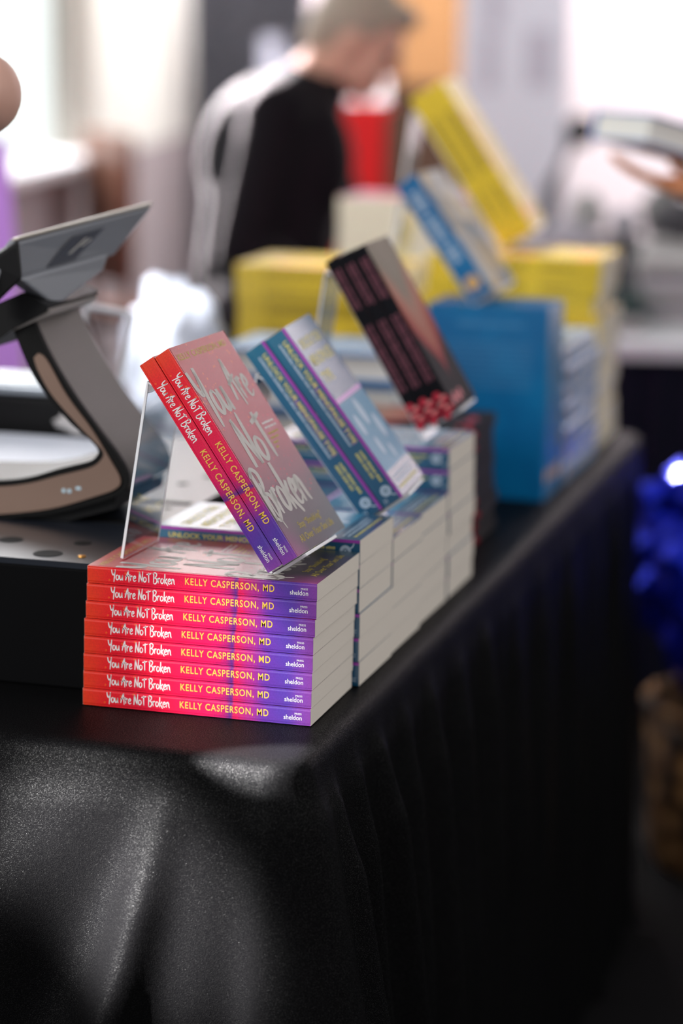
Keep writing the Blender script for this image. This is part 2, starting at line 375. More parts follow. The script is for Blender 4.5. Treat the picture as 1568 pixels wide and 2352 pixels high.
def art_red(b, L, Wd, T):
    i = Ink(); s = 0.28 * L / script_len('You Are NoT Broken'); script(i, 'You Are NoT Broken', 0.108 * L, T * 0.34, s * 1.0, 0.128)
    # squash the script's height to the spine
    h = T * 0.56; i.polys = [[(x, T * 0.31 + (y - T * 0.34) / s * h) for x, y in p] for p in i.polys]; sp(i, b, 1)
    i = Ink().text('KELLY CASPERSON, MD', 0.432 * L, T * 0.36, T * 0.40, 0.387 * L, 0.012, 1.15); sp(i, b, 2)
    i = Ink().text('sheldon', 0.885 * L, T * 0.30, T * 0.27, 0.078 * L, 0.006); i.text('PRESS', 0.932 * L, T * 0.60, T * 0.11, 0.030 * L, 0.004); sp(i, b, 1)
    i = Ink().text('KELLY CASPERSON, MD', 0.05 * Wd, -0.065 * L, 0.030 * L, 0.86 * Wd, 0.006); fr(i, b, T, 3)
    i = Ink(); script(i, 'You', 0.03 * Wd, -0.335 * L, 0.215 * L, 0.105, 0.84, 1.5, .9); script(i, 'Are', 0.56 * Wd, -0.31 * L, 0.19 * L, 0.095, 0.84, 1.5, .9)
    script(i, 'NoT', 0.20 * Wd, -0.585 * L, 0.215 * L, 0.11, 0.98, 1.5, .9); script(i, 'Broken', 0.03 * Wd, -0.815 * L, 0.215 * L, 0.105, 0.80, 1.5, .9)
    i.ribbon([(0.10 * Wd, -0.66 * L), (0.09 * Wd, -0.78 * L), (0.12 * Wd, -0.88 * L)], 0.016 * L); fr(i, b, T, 4)
    i = Ink()
    for k in range(2): i.bars(0.70 * Wd, 0.92 * Wd, -(0.445 + 0.022 * k) * L, 0.010 * L, k)
    fr(i, b, T, 1)
    i = Ink()
    for k in range(4): i.bars(0.70 * Wd, (0.9 - 0.05 * k) * Wd, -(0.495 + 0.022 * k) * L, 0.010 * L, 7 + k)
    fr(i, b, T, 3)
    i = Ink().text('Stop \u201cShould-ing\u201d', 0.30 * Wd, -0.905 * L, 0.030 * L, 0.44 * Wd, 0.008); i.text('All Over Your Sex Life', 0.20 * Wd, -0.960 * L, 0.032 * L, 0.66 * Wd, 0.008); fr(i, b, T, 3)
def art_teal(b, L, Wd, T):
    sp(Ink().rect(0, L, T * 0.865, T * 0.99), b, 1)
    i = Ink().text('MENOPAUSE TYPE', 0.305 * L, T * 0.53, T * 0.20, 0.355 * L, 0.05); sp(i, b, 3)
    i = Ink().text('UNLOCK YOUR MENOPAUSE TYPE', 0.055 * L, T * 0.56, T * 0.20, 0.60 * L, 0.028, 1.0); i.put(b, (0, -E_ * 2, 0), (1, 0, 0), (0, 0, 1), 2)
    sp(Ink().bars(0.055 * L, 0.655 * L, T * 0.36, T * 0.10, 3), b, 4)
    sp(Ink().bars(0.70 * L, 0.885 * L, T * 0.56, T * 0.12, 4).bars(0.70 * L, 0.845 * L, T * 0.35, T * 0.12, 5), b, 2)
    i = Ink().ring(0.93 * L, T * 0.52, T * 0.10, T * 0.24).ring(0.93 * L, T * 0.52, 0.0, T * 0.06, n=14); i.ribbon([(0.93 * L + T * .18, T * .62), (0.93 * L + T * .3, T * .72), (0.93 * L + T * .36, T * .86)], T * 0.06)
    i.bars(0.963 * L, 0.985 * L, T * 0.2, T * 0.05, 6).bars(0.963 * L, 0.985 * L, T * 0.3, T * 0.05, 8); sp(i, b, 4)
    # front: blue panel, big stacked title, sky panel with white drawings
    fr(Ink().rect(0, Wd, -0.455 * L, -0.43 * L), b, T, 5)
    fr(Ink().rect(0.0, Wd, -0.86 * L, -0.46 * L), b, T, 6)
    i = Ink()
    for (u, v, r) in ((.2, -.60, .07), (.5, -.55, .09), (.75, -.66, .08), (.35, -.74, .06), (.62, -.80, .05)): i.disc(u * Wd, v * L, r * Wd, 14, r * Wd * 1.5)
    fr(i, b, T, 4, 2)
    i = Ink().text('UNLOCK YOUR', 0.10 * Wd, -0.14 * L, 0.055 * L, 0.78 * Wd, 0.02); i.text('MENOPAUSE', 0.10 * Wd, -0.24 * L, 0.06 * L, 0.78 * Wd, 0.02); i.text('TYPE', 0.10 * Wd, -0.34 * L, 0.06 * L, 0.34 * Wd, 0.02); fr(i, b, T, 2)
    i = Ink().bars(0.10 * Wd, 0.85 * Wd, -0.905 * L, 0.012 * L, 21).bars(0.10 * Wd, 0.8 * Wd, -0.93 * L, 0.012 * L, 22); fr(i, b, T, 4)
    fr(Ink().bars(0.10 * Wd, 0.9 * Wd, -0.965 * L, 0.016 * L, 23), b, T, 2)
    i = Ink()
    for k in range(7): i.bars(0.12 * Wd - Wd, 0.85 * Wd - Wd, -(0.3 + 0.04 * k) * L, 0.011 * L, 30 + k)
    bk(i, b, 4)
def art_dark(b, L, Wd, T):
    i = Ink()
    for k, v in enumerate((0.52, 0.18)):
        i.bars(0.06 * L, 0.30 * L, T * v, T * 0.22, 40 + k).bars(0.40 * L, 0.80 * L, T * v, T * 0.22, 44 + k)
    sp(i, b, 1)
    q = random.Random(3); i = Ink(); j = Ink()
    for k in range(5): i.disc((0.885 + 0.028 * k) * L, T * (0.3 + 0.4 * (k % 2)), T * 0.30, 14, T * 0.30)
    for k in range(3): j.disc((0.90 + 0.03 * k) * L, T * (0.62 - 0.35 * (k % 2)), T * 0.14, 10, T * 0.2)
    sp(i, b, 2); j.put(b, (0, -2 * E_, 0), (1, 0, 0), (0, 0, 1), 3)
    i = Ink()
    for k in range(4): i.disc((0.12 + 0.13 * k) * Wd, -(0.95 - 0.02 * (k % 2)) * L, 0.05 * Wd, 14)
    fr(i, b, T, 2)
def art_yellow(b, L, Wd, T):
    sp(Ink().bars(0.17 * L, 0.56 * L, T * 0.30, T * 0.42, 51).bars(0.66 * L, 0.86 * L, T * 0.36, T * 0.28, 52), b, 1)
    fr(Ink().rect(0.06 * Wd, 0.16 * Wd, -0.60 * L, -0.22 * L), b, T, 2)
    fr(Ink().rect(0.07 * Wd, 0.10 * Wd, -0.56 * L, -0.26 * L), b, T, 3, 2)
    i = Ink()
    for k in range(4): i.bars(0.25 * Wd, 0.85 * Wd, -(0.3 + 0.12 * k) * L, 0.05 * L, 60 + k)
    fr(i, b, T, 4)
    fr(Ink().rect(0.05 * Wd, 0.45 * Wd, -0.93 * L, -0.84 * L), b, T, 5)
def art_blue(b, L, Wd, T):
    sp(Ink().bars(0.10 * L, 0.72 * L, T * 0.33, T * 0.34, 71), b, 1)
    sp(Ink().disc(0.88 * L, T * 0.5, T * 0.30, 18), b, 2)
    fr(Ink().rect(0, Wd, -L, 0), b, T, 3)
    i = Ink().bars(0.25 * Wd - Wd, 0.80 * Wd - Wd, -0.105 * L, 0.022 * L, 72)
    for k in range(9): i.bars(0.12 * Wd - Wd, 0.88 * Wd - Wd, -(0.20 + 0.028 * k) * L, 0.010 * L, 80 + k)
    bk(i, b, 1)
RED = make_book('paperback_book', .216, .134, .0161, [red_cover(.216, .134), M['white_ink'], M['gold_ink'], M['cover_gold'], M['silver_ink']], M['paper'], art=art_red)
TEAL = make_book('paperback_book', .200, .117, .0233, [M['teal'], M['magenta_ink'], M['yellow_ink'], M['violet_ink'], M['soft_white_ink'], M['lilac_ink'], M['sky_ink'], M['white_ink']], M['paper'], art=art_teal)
DARK = make_book('paperback_book', .202, .110, .0158, [dark_cover(.202, .110), M['rose_ink'], M['berry_ink'], M['berry_pink']], M['paper_dark'], art=art_dark)
YEL = make_book('paperback_book', .2546, .170, .0275, [M['yellow'], M['olive_ink'], M['pink_ink'], M['white_ink'], mat('gold_yellow_ink', (.60, .42, .02), .4), M['orange_ink']], M['paper_cream'], art=art_yellow)
BLU = make_book('hardback_book', .180, .110, .034, [M['blue'], M['soft_white_ink'], M['tan_ink'], M['sea']], M['paper_tan'], True, art_blue)
BLUBIG = make_book('hardback_book', .252, .160, .032, [M['blue'], M['faint_blue'], M['tan_ink'], M['sea']], M['paper_tan'], True, art_blue)
BLUPALE = make_book('hardback_book', .235, .150, .0255, [mat('pale_blue_cover', (.22, .36, .62), .3, Coat_Weight=.4), M['white_ink'], M['tan_ink'], M['sky_ink']], M['paper_tan'], True, art_blue)
BLUWH = make_book('hardback_book', .235, .150, .036, [mat('bright_blue_cover', (.06, .27, .66), .3, Coat_Weight=.4), M['white_ink'], M['tan_ink'], M['sky_ink']], M['paper_white'], True, art_blue)
PNK = make_book('paperback_book', .22, .15, .034, [M['pinkcover'], M['white_ink'], M['gold_ink'], M['lilac_ink'], M['lilac_ink']], M['paper_cream'])

ORD = ['topmost', 'second from top', 'third from top', 'fourth from top', 'fifth from top', 'sixth from top', 'seventh from top', 'eighth from top', 'ninth from top', 'tenth from top', 'eleventh from top']
def stack(K, n, x0, y0, z0, desc, where, group, jx=.001, jy=.001, ja=.004, lean=(0, 0), rotz=0, offs=None, flip=False):
    """books lying on one another, bottom first"""
    for i in range(n):
        f = i / max(1, n - 1); name = 'bottom' if i == n - 1 and n > 1 else None
        k = n - 1 - i
        pos = 'bottom one' if k == n - 1 and n > 1 else ORD[k]
        dx, dy = rnd.uniform(-jx, jx), rnd.uniform(-jy, jy)
        if offs: dx += offs[i][0]; dy += offs[i][1]
        x, y = x0 + lean[0] * (1 - f) + dx, y0 + lean[1] * (1 - f) + dy
        book(K, (x, y, z0 + i * (K.T + .0002)), (0, 0, rotz + rnd.uniform(-ja, ja)), f'{desc}, {pos} of {where}', group)
    return z0 + n * (K.T + .0002)

G0 = 0.0006
# ------------------------------------------------------------------ setting
def room(a, b_, z): # frame turned towards the hall: a = right of the lens axis, b = away from the photographer
    f = Vector((CF.x, CF.y)).normalized(); r = Vector((f.y, -f.x))
    p = Vector((CP.x, CP.y)) + r * a + f * b_; return Vector((p.x, p.y, z))
RZ = math.atan2(-CF.x, CF.y)
def roomobj(name, b, mats):
    return obj(name, b, mats, loc=(CP.x, CP.y, 0), rot=(0, 0, RZ))
mf = mat('dark_floor', (.006, .0055, .006), .85, spec=.1)
tc, s = objxyz(mf); bump(mf, noise_n(mf, 40, 3, tc.outputs['Object']), .2)
struct(roomobj('floor', boxbm(-6, 6, -3, 12, FLOOR - .05, FLOOR), mf))
mw = mat('pinkish_white_wall', (.88, .80, .82), .7)
tc, s = objxyz(mw)
mw.node_tree.links.new(mixc(mw, noise_n(mw, .9, 1, tc.outputs['Object']), (.90, .76, .80), (.88, .86, .86)), bs(mw).inputs['Base Color'])
struct(roomobj('wall_back', boxbm(-.62, 5, 9.6, 9.75, FLOOR, 3.0), mw))
struct(roomobj('wall_right', boxbm(.78, 5.0, 8.6, 8.72, FLOOR, 3.0), mw))
# left wall runs away beside the window
mg = mat('grey_mauve_wall', (.34, .30, .31), .7)
mcream = mat('cream_wall', (.72, .73, .68), .7)
p0, p1 = Vector((-1.10, 5.0, 0)), Vector((-.59, 9.5, 0)); wl = (p1 - p0); wang = math.atan2(wl.y, wl.x); wlen = wl.length
def wallobj(name, b, mats): # x along the wall, y outwards(left), z up
    o = obj(name, b, mats); o.matrix_world = Matrix.Translation((CP.x, CP.y, 0)) @ Matrix.Rotation(RZ, 4, 'Z') @ Matrix.Translation(p0) @ Matrix.Rotation(wang, 4, 'Z'); return o
SILL = .15
struct(wallobj('wall_left', boxbm(-3.5, wlen, 0, .12, FLOOR, SILL), mg))
struct(wallobj('wall_left_pier', boxbm(2.75, wlen, 0, .12, SILL, 3.0), mcream))
struct(wallobj('wall_left_head', boxbm(-3.5, 2.75, 0, .12, 2.6, 3.0), mcream))
b = bmesh.new()
for x in (-.6, 1.0, 2.55): box(b, x, x + .16, .01, .1, SILL, 2.6)
box(b, -.6, 2.7, .01, .1, 2.5, 2.6)
wn = struct(wallobj('window_1', b, mat('window_frame_grey_olive', (.36, .34, .30), .6)))
struct(wallobj('trim_1', boxbm(-3.5, 2.8, -.06, .13, SILL, SILL + .03), mat('window_sill_white', (.8, .8, .82), .5)))
# daylight seen through the window
ms = bpy.data.materials.new('bright_daylight'); ms.use_nodes = True; n_, l_ = nt(ms); n_.clear()
em = n_.new('ShaderNodeEmission'); ou = n_.new('ShaderNodeOutputMaterial'); l_.new(em.outputs[0], ou.inputs[0]); em.inputs[1].default_value = 1.25
em.inputs[0].default_value = (.93, 1.0, .98, 1)
sky = wallobj('sky_backdrop', boxbm(-4, 16, 1.9, 1.95, -.7, 4.5), ms); sky['kind'] = 'structure'

# ------------------------------------------------------------------ draped table
TX0, TX1, TY0, TY1 = -.50, .236, -.112, 1.64
def cloth():
    R = .03
    path = []  # (x, y, nx, ny, s)
    def line(a, b, n, nx, ny):
        for i in range(n): t = i / n; path.append((a[0] + (b[0] - a[0]) * t, a[1] + (b[1] - a[1]) * t, nx, ny))
    def arc(cx, cy, a0, n):
        for i in range(n):
            a = a0 + PI / 2 * i / n; path.append((cx + R * math.cos(a), cy + R * math.sin(a), math.cos(a), math.sin(a)))
    line((TX0 + R, TY0), (TX1 - R, TY0), 150, 0, -1); arc(TX1 - R, TY0 + R, -PI / 2, 16)
    line((TX1, TY0 + R), (TX1, TY1 - R), 330, 1, 0); arc(TX1 - R, TY1 - R, 0, 12)
    line((TX1 - R, TY1), (TX0 + R, TY1), 50, 0, 1); arc(TX0 + R, TY1 - R, PI / 2, 10)
    line((TX0, TY1 - R), (TX0, TY0 + R), 90, -1, 0); arc(TX0 + R, TY0 + R, PI, 10)
    n = len(path)
    def g(x, w): return math.exp(-(x / w) ** 2)
    def disp(x, y, nx, ny, h):
        """outward push and sideways push of the hanging cloth at drop h (0..1)"""
        o = .006 + .008 * h; side = 0
        hh = h ** .8
        if nx > .5 or (nx > 0 and ny <= 0 and y > TY0 + .001):   # long side
            for k, (yc, a, w, sl) in enumerate(((-.045, .042, .022, .02), (.03, .036, .020, .05), (.105, .044, .026, .09), (.20, .028, .03, .05), (.30, .032, .03, .03), (.42, .024, .035, .03), (.55, .028, .03, .0), (.70, .018, .04, .02), (.86, .02, .04, 0), (1.02, .018, .04, 0), (1.2, .02, .04, 0), (1.36, .022, .04, 0), (1.52, .026, .04, 0))):
                o += a * min(1, .25 + hh * 1.4) * g(y - yc - sl * h, w * (.55 + h)) * min(1, h * 7)
            o += .006 * hh * math.sin(y * 61 + 3 * h) + .004 * hh * math.sin(y * 131)
        if ny < -.5 and nx < .9:                    # near end
            for xc, a, w, sl in ((.125, .045, .035, -.16), (-.02, .022, .05, -.10), (-.14, .030, .05, .02), (-.28, .03, .06, 0), (-.40, .02, .05, 0)):
                o += a * min(1, .2 + hh * 1.5) * g(x - xc - sl * h, w * (.5 + h)) * min(1, h * 6)
            o += .024 * hh * g(x - .03, .07) * math.sin(h * 17 + x * 34) + .010 * hh * math.sin(x * 40 + h * 9)
            o -= .030 * min(1, h * 3) * g(x - .19, .035)
        d = math.hypot(x - TX1, y - TY0)            # gathered corner cone
        c = g(d, .055 + .05 * h); o += c * .13 * h ** .9
        c = g(math.hypot(x - TX1, y - TY1), .12); o *= 1 - .8 * c
        return o
    b = bmesh.new(); rows = []
    prof = [(-.022, .0, 0), (-.012, -.0002, 0), (-.004, -.002, 0), (.001, -.006, 0), (.004, -.013, 0)]
    for inset, dz, _ in prof: rows.append([b.verts.new((x + nx * inset, y + ny * inset, dz)) for x, y, nx, ny in path])
    H = -FLOOR - .004; NR = 64
    for i in range(1, NR + 1):
        h = (i / NR) ** 1.15; z = -.013 - (H - .013) * h; row = []
        for x, y, nx, ny in path:
            o = .004 + disp(x, y, nx, ny, h) * min(1, i / 5)
            wob = .003 * noise.noise((x * 9, y * 9, z * 6)) * min(1, h * 5)
            row.append(b.verts.new((x + nx * (o + wob), y + ny * (o + wob), z)))
        rows.append(row)
    for A, B in zip(rows, rows[1:]):
        for k in range(n): b.faces.new((A[k], B[k], B[(k + 1) % n], A[(k + 1) % n]))
    b.faces.new(rows[0])
    return b
tab = empty('display_table', (0, 0, FLOOR)); tag(tab, 'long display table under a floor-length black satin cloth', 'table')
def tchild(name, b, mats):
    o = obj(name, b, mats, tab); o.location = (0, 0, -FLOOR); return o
smooth(tchild('tablecloth', cloth(), M['cloth']))
tchild('tabletop', boxbm(TX0 + .01, TX1 - .02, TY0 + .02, TY1 - .02, -.03, -.003), mat('table_board', (.35, .33, .3), .6))
for x in (TX0 + .08, TX1 - .1):
    for y in (TY0 + .1, TY1 - .1):
        b = bmesh.new(); tube(b, [(x, y, FLOOR), (x, y, -.03)], .015); tchild('leg', b, mat('table_leg_metal', (.3, .3, .3), .4, .8))

# ------------------------------------------------------------------ the near stack of red books
n = 8
for i in range(n):
    f = 1 - i / (n - 1); k = n - 1 - i
    shx = [-.0042, -.0038, -.0036, -.0030, -.0028, -.0013, -.0006, .0][i]; shy = -.0033 * f + rnd.uniform(-.0006, .0006)
    pos = 'bottom one' if k == 7 else ORD[k]
    book(RED, (shx, shy, G0 + i * .01625), (0, 0, .0076 * f + rnd.uniform(-.003, .003)), f'red paperback with white script title, {pos} of the corner stack of eight', 'red paperbacks stacked at the table corner')
ZA = G0 + 8 * .01625
# ------------------------------------------------------------------ teal paperbacks behind
gt = 'teal paperbacks stacked behind the red ones'
ZB = stack(TEAL, 6, .0165, .1356, G0, 'teal paperback', 'stack directly behind red stack', gt, .0008, .0006, .004)
ZC = stack(TEAL, 5, .0160, .2540, G0, 'teal paperback', 'five under the tilted teal pair', gt, .0012, .0006, .003)
ZD = stack(TEAL, 5, .0125, .3765, G0, 'teal paperback', 'low stack just behind the tilted teal pair', gt, .0012, .0006, .004)
ZE = stack(TEAL, 7, .0120, .4995, G0, 'teal paperback', 'tall stack under the tilted black trio', gt, .0012, .0012, .005)
# ------------------------------------------------------------------ black paperbacks
gd = 'black-edged paperbacks in stacks'
Z1 = stack(DARK, 9, -.030, .640, G0, 'black-edged paperback', 'nearer of two dark stacks', gd, .002, .001, .01)
Z2 = stack(DARK, 9, -.028, .775, G0, 'black-edged paperback', 'farther of two dark stacks', gd, .003, .002, .02, (.004, 0))
# ------------------------------------------------------------------ upright blue hardbacks (back cover to the lens)
for i in range(3):
    # head up, spine on the right, back cover towards the photographer
    R3 = Matrix(((0, -1, 0), (0, 0, 1), (-1, 0, 0))).to_euler()
    book(BLUBIG, (.203, 1.058 + i * .0335, .252 + G0), R3, ['blue hardback standing upright, back cover with blurb facing the lens', 'blue hardback standing upright, middle of the upright row', 'blue hardback standing upright, rearmost of the upright row'][i], 'blue hardbacks standing upright')
# ------------------------------------------------------------------ pale blue hardbacks lying, tails to the lens, spines to the right
gp = 'pale blue hardbacks lying beside the upright ones'
for i in range(7):
    k = 6 - i; pos = 'bottom one' if k == 6 else ORD[k]
    dy = [.0, .003, -.006, .022, .014, .03, .012][i]
    # x (head->tail) points to -Y, y (spine->fore edge) points to -X, z down: front cover underneath
    Rm = (Matrix.Rotation(rnd.uniform(-.02, .02), 3, 'Z') @ Matrix(((0, -1, 0), (-1, 0, 0), (0, 0, -1)))).to_euler()
    book(BLUPALE, (.206 - .001 * i + rnd.uniform(-.002, .002), 1.178 + dy + .235, G0 + (i + 1) * .0259), Rm, f'pale blue hardback with tan pages, {pos} of stack behind upright book', gp)
# ------------------------------------------------------------------ bright blue hardbacks, white page edges to the lens
gk = 'bright blue hardbacks with white pages to the lens'
for i in range(5):
    k = 4 - i; pos = 'bottom one' if k == 4 else ORD[k]
    # fore edges face the photographer: y (spine->fore) points to -Y, x to -X
    book(BLUWH, (.034 + rnd.uniform(-.003, .003), 1.088 + rnd.uniform(-.003, .003), G0 + i * .0404), (0, 0, PI + rnd.uniform(-.01, .01)), f'bright blue hardback with white pages, {pos} of stack before the yellow books', gk)
# ------------------------------------------------------------------ yellow paperbacks
gy = 'yellow paperbacks in two stacks at the table end'
ZJ = stack(YEL, 9, -.352, 1.452, G0, 'yellow paperback', 'left yellow stack before the dark shirt', gy, .002, .002, .01)
ZH = stack(YEL, 10, -.062, 1.452, G0, 'yellow paperback', 'right yellow stack at table end', gy, .006, .004, .02)

# ------------------------------------------------------------------ acrylic easels and the tilted books
def easel(label, P0, theta, yaw, Tn, Lp, rest, w0, w1, legx=.036, t=.003):
    """bent clear sheet: lip, sloping back, folded-down leg; P0 = heel of the lip under the books"""
    a = Vector((math.cos(theta), -math.sin(theta))); nn = Vector((math.sin(theta), math.cos(theta)))
    h0 = P0[2] - rest
    foot = a * (max(h0 - t, 0) / math.sin(theta)); top = -a * Lp
    mid = [nn * Tn, Vector((0, 0)), None]
    b = bmesh.new()
    def strip(pts, th):
        pts = [Vector(p) for p in pts]; A = []; B = []
        for i, p in enumerate(pts):
            d = (pts[min(i + 1, len(pts) - 1)] - pts[max(i - 1, 0)]).normalized(); q = Vector((-d.y, d.x)) * th / 2
            A.append(p + q); B.append(p - q)
        prism(b, [tuple(v) for v in A + B[::-1]], w0, w1, 'y')
    legb = Vector((top.x - legx, -h0 + .001))
    bend = [top + (-a) * .004 + Vector((-.004, .001)), top + Vector((-.010, -.004))]
    o_ = -nn * (t / 2 + .0004)
    strip([foot + o_, o_, top + o_, top - a * .006 + Vector((-.005, -.001)) + o_, Vector((top.x - .010, top.y - .006)) + o_, legb], t)
    ob = obj('acrylic_easel', b, [M['acrylic'], M['acrylic_edge']]); ob.location = P0; ob.rotation_euler = (0, 0, yaw)
    b2 = bmesh.new(); li = [(-t * .0 - .001) * nn + a * (t / 2 + .0005), nn * Tn + a * (t / 2 + .0005)]
    d = (li[1] - li[0]).normalized(); q = Vector((-d.y, d.x)) * t / 2
    prism(b2, [tuple(li[0] + q), tuple(li[1] + q), tuple(li[1] - q), tuple(li[0] - q)], w0, w1, 'y')
    bm = bmesh.new(); bm.from_mesh(ob.data); tmp = bpy.data.meshes.new('t'); bmesh.ops.recalc_face_normals(b2, faces=b2.faces); b2.to_mesh(tmp); b2.free(); nf = len(bm.faces); bm.from_mesh(tmp); bm.faces.ensure_lookup_table()
    for f in bm.faces[nf:]: f.material_index = 1  # whole lip takes the white that paints its lit edge
    bm.normal_update()
    for f in bm.faces:
        if abs(f.normal.y) > .9 or min(e.calc_length() for e in f.edges) < t * 1.2 and max(e.calc_length() for e in f.edges) > .9 * (w1 - w0): f.material_index = 1
    bm.to_mesh(ob.data); bm.free(); bpy.data.meshes.remove(tmp)
    bevel(ob, .0006, 2)
    tag(ob, label, 'book stand', 'clear acrylic easels'); return ob
def tilted(K, n, rot, loc, gap, labels, group, dz=0):
    """n copies side by side, the last one on top (nearest the right)"""
    R = Euler(rot).to_matrix(); loc = Vector(loc) + Vector((0, 0, dz))
    for i in range(n):
        k = n - 1 - i
        book(K, loc - R @ Vector((0.0015 * k, 0, k * (K.T + gap))), (rot[0], rot[1], rot[2] + .004 * k), labels[i], group)
    heel = loc + R @ Vector((K.L, 0, -(n - 1) * (K.T + gap)))
    return heel
h = tilted(RED, 2, (0.0, 0.9685, -0.0363), (0.0585, 0.016, 0.3175), .0004, ['red paperback tilted on clear easel, left behind its twin', 'red paperback tilted on clear easel, front cover facing right'], 'red paperbacks tilted on an easel', .002)
easel('clear acrylic easel holding two red paperbacks on the red stack', (h.x, h.y + .0, h.z - .0005), .9685, -.0363, .0365, .195, ZA + .0003, .012, .096)
h = tilted(TEAL, 2, (0.0, 0.9278, 0.0864), (0.0873, 0.2426, 0.3072), .0006, ['teal paperback tilted on clear easel, left behind its twin', 'teal paperback tilted on clear easel, pale glossy cover facing right'], 'teal paperbacks tilted on an easel', .0)
easel('clear acrylic easel holding two teal paperbacks', (h.x, h.y, h.z - .0005), .9278, .0864, .0515, .17, ZC + .0003, .012, .09)
h = tilted(DARK, 3, (0.0, 1.035, 0.0407), (0.070 + .029 , 0.503, 0.3552 + .016), .0003, ['black paperback with red berries, leftmost of the tilted trio', 'black paperback with red berries, middle of the tilted trio', 'black paperback with red berries, rightmost, beige flower cover facing right'], 'black paperbacks tilted on an easel', .0)
easel('clear acrylic easel holding three black paperbacks', (h.x, h.y, h.z - .0005), 1.035, .0407, .052, .19, ZE + .0003, .012, .085)
h = tilted(BLU, 1, (0.0, 0.9364, -0.0635), (-0.0071, 1.072, 0.3677), .0003, ['blue hardback with orange badge, tilted above the upright blue book'], None, .03)
easel('clear acrylic easel holding a tilted blue hardback', (h.x, h.y, h.z - .0005), .9364, -.0635, .038, .15, .252 + G0 + .0004, .01, .085)
h = tilted(YEL, 2, (0.0, 0.983, 0.1051), (-0.0889 + .0155, 1.4799, 0.46 + .0235), .0006, ['yellow paperback tilted above right yellow stack, left of the pair', 'yellow paperback tilted above right yellow stack, front cover facing right'], 'yellow paperbacks tilted on an easel', .026)
easel('clear acrylic easel holding two yellow paperbacks', (h.x, h.y, h.z - .0005), .983, .1051, .060, .23, ZH + .0003, .012, .11)

# pink-topped stack beyond the yellow ones stands on a small side table
stt = empty('side_table', (0, 0, FLOOR)); tag(stt, 'small side table behind the yellow stacks under pink books', 'table')
o = obj('table_top', boxbm(-.48, -.12, 1.96, 2.20, -.03, 0), mat('side_table_wood', (.2, .14, .1), .5), stt); o.location = (0, 0, -FLOOR)
for x in (-.45, -.15):
    for y in (1.99, 2.17):
        b = bmesh.new(); tube(b, [(x, y, FLOOR), (x, y, -.03)], .014); o = obj('leg', b, mat('side_table_leg', (.1, .09, .08), .5), stt); o.location = (0, 0, -FLOOR)
for i in range(9):
    k = 8 - i; pos = 'bottom one' if k == 8 else ORD[k]
    book(PNK, (-.135 + rnd.uniform(-.002, .002), 2.15, G0 + i * .0345), (0, 0, PI + rnd.uniform(-.01, .01)), f'pink-covered paperback with cream page edges, {pos} of stack behind yellow books', 'pink paperbacks behind the yellow ones')

# ------------------------------------------------------------------ cash drawer and point-of-sale terminal
M['black_metal'] = mat('black_painted_metal', (.004, .004, .0045), .7, spec=.04)
M['black_plastic'] = mat('black_plastic', (.006, .006, .0065), .5, spec=.2)
M['rubber'] = mat('black_rubber', (.004, .004, .004), .7, spec=.2)
M['bronze'] = mat('bronze_anodised_metal', (.30, .20, .155), .42, .6)
M['grey_metal'] = mat('dark_grey_anodised_metal', (.13, .118, .108), .5, .4)
M['grey_shell'] = mat('grey_terminal_shell', (.26, .27, .30), .45, .2)
DX0, DX1, DY0, DY1, DZ = -.455, -.012, .042, .70, .1215
cd = empty('cash_drawer', (-.24, .36, 0)); tag(cd, 'flat black metal cash drawer with round and slotted holes on top', 'cash drawer')
def cchild(par, name, b, mats):
    o = obj(name, b, mats, par); o.location = -Vector(par.location); return o
b = bmesh.new()
# body below, a solid top plate; dark discs and bars imitate its shaded holes
box(b, DX0, DX1, DY0, DY1, G0, DZ - .006)
bevel(cchild(cd, 'body', b, M['black_metal']), .002)
def plate():
    """places of the dark discs and bars laid on the plate as holes"""
    b = bmesh.new(); holes = []
    for px, py, r in ((110, 1272, .014), (190, 1248, .0085), (25, 1240, .012), (385, 1168, .004), (420, 1112, .006), (480, 1095, .006)):
        p = on_z(px, py, DZ); holes.append((p.x, p.y, r, r))
    slots = [(-.075, .225, .052, .008), (-.075, .33, .055, .006), (-.16, .50, .05, .006)]
    for i, (x, y, rx, ry) in enumerate(holes):
        pass
    return holes, slots
hs, sl = plate()
tp = cchild(cd, 'top_plate', boxbm(DX0, DX1, DY0, DY1, DZ - .0058, DZ), mat('blue_grey_plate', (.02, .024, .034), .33, .3))
for x, y, r, _ in hs:
    b = bmesh.new(); lathe(b, [(r, DZ + .0002), (r * .98, DZ + .0005), (r * .8, DZ + .0005)], 24, (x, y)); cchild(cd, 'hole', b, M['rubber'])
for x, y, rx, ry in sl: cchild(cd, 'slot', boxbm(x - rx, x + rx, y - ry, y + ry, DZ + .0001, DZ + .0005), M['rubber'])
b = bmesh.new(); lathe(b, [(.004, DZ + .0002), (.0035, DZ + .0015), (.001, DZ + .002)], 14, tuple(on_z(188, 1279, DZ))[:2]); cchild(cd, 'rivet', b, mat('brass_rivet', (.5, .25, .06), .35, .9))

PY = .20
pos = empty('payment_terminal', (-.15, PY + .06, DZ)); tag(pos, 'tilted tablet payment terminal on a bent bronze arm, on the cash drawer', 'payment terminal')
def P2(pts, Y=PY): return [(on_y(x, y, Y).x, on_y(x, y, Y).z) for x, y in pts]
def loop2(pts, n=6):
    q = smoothpath([(x, z, 0) for x, z in pts], n); return [(v.x, v.y) for v in q]
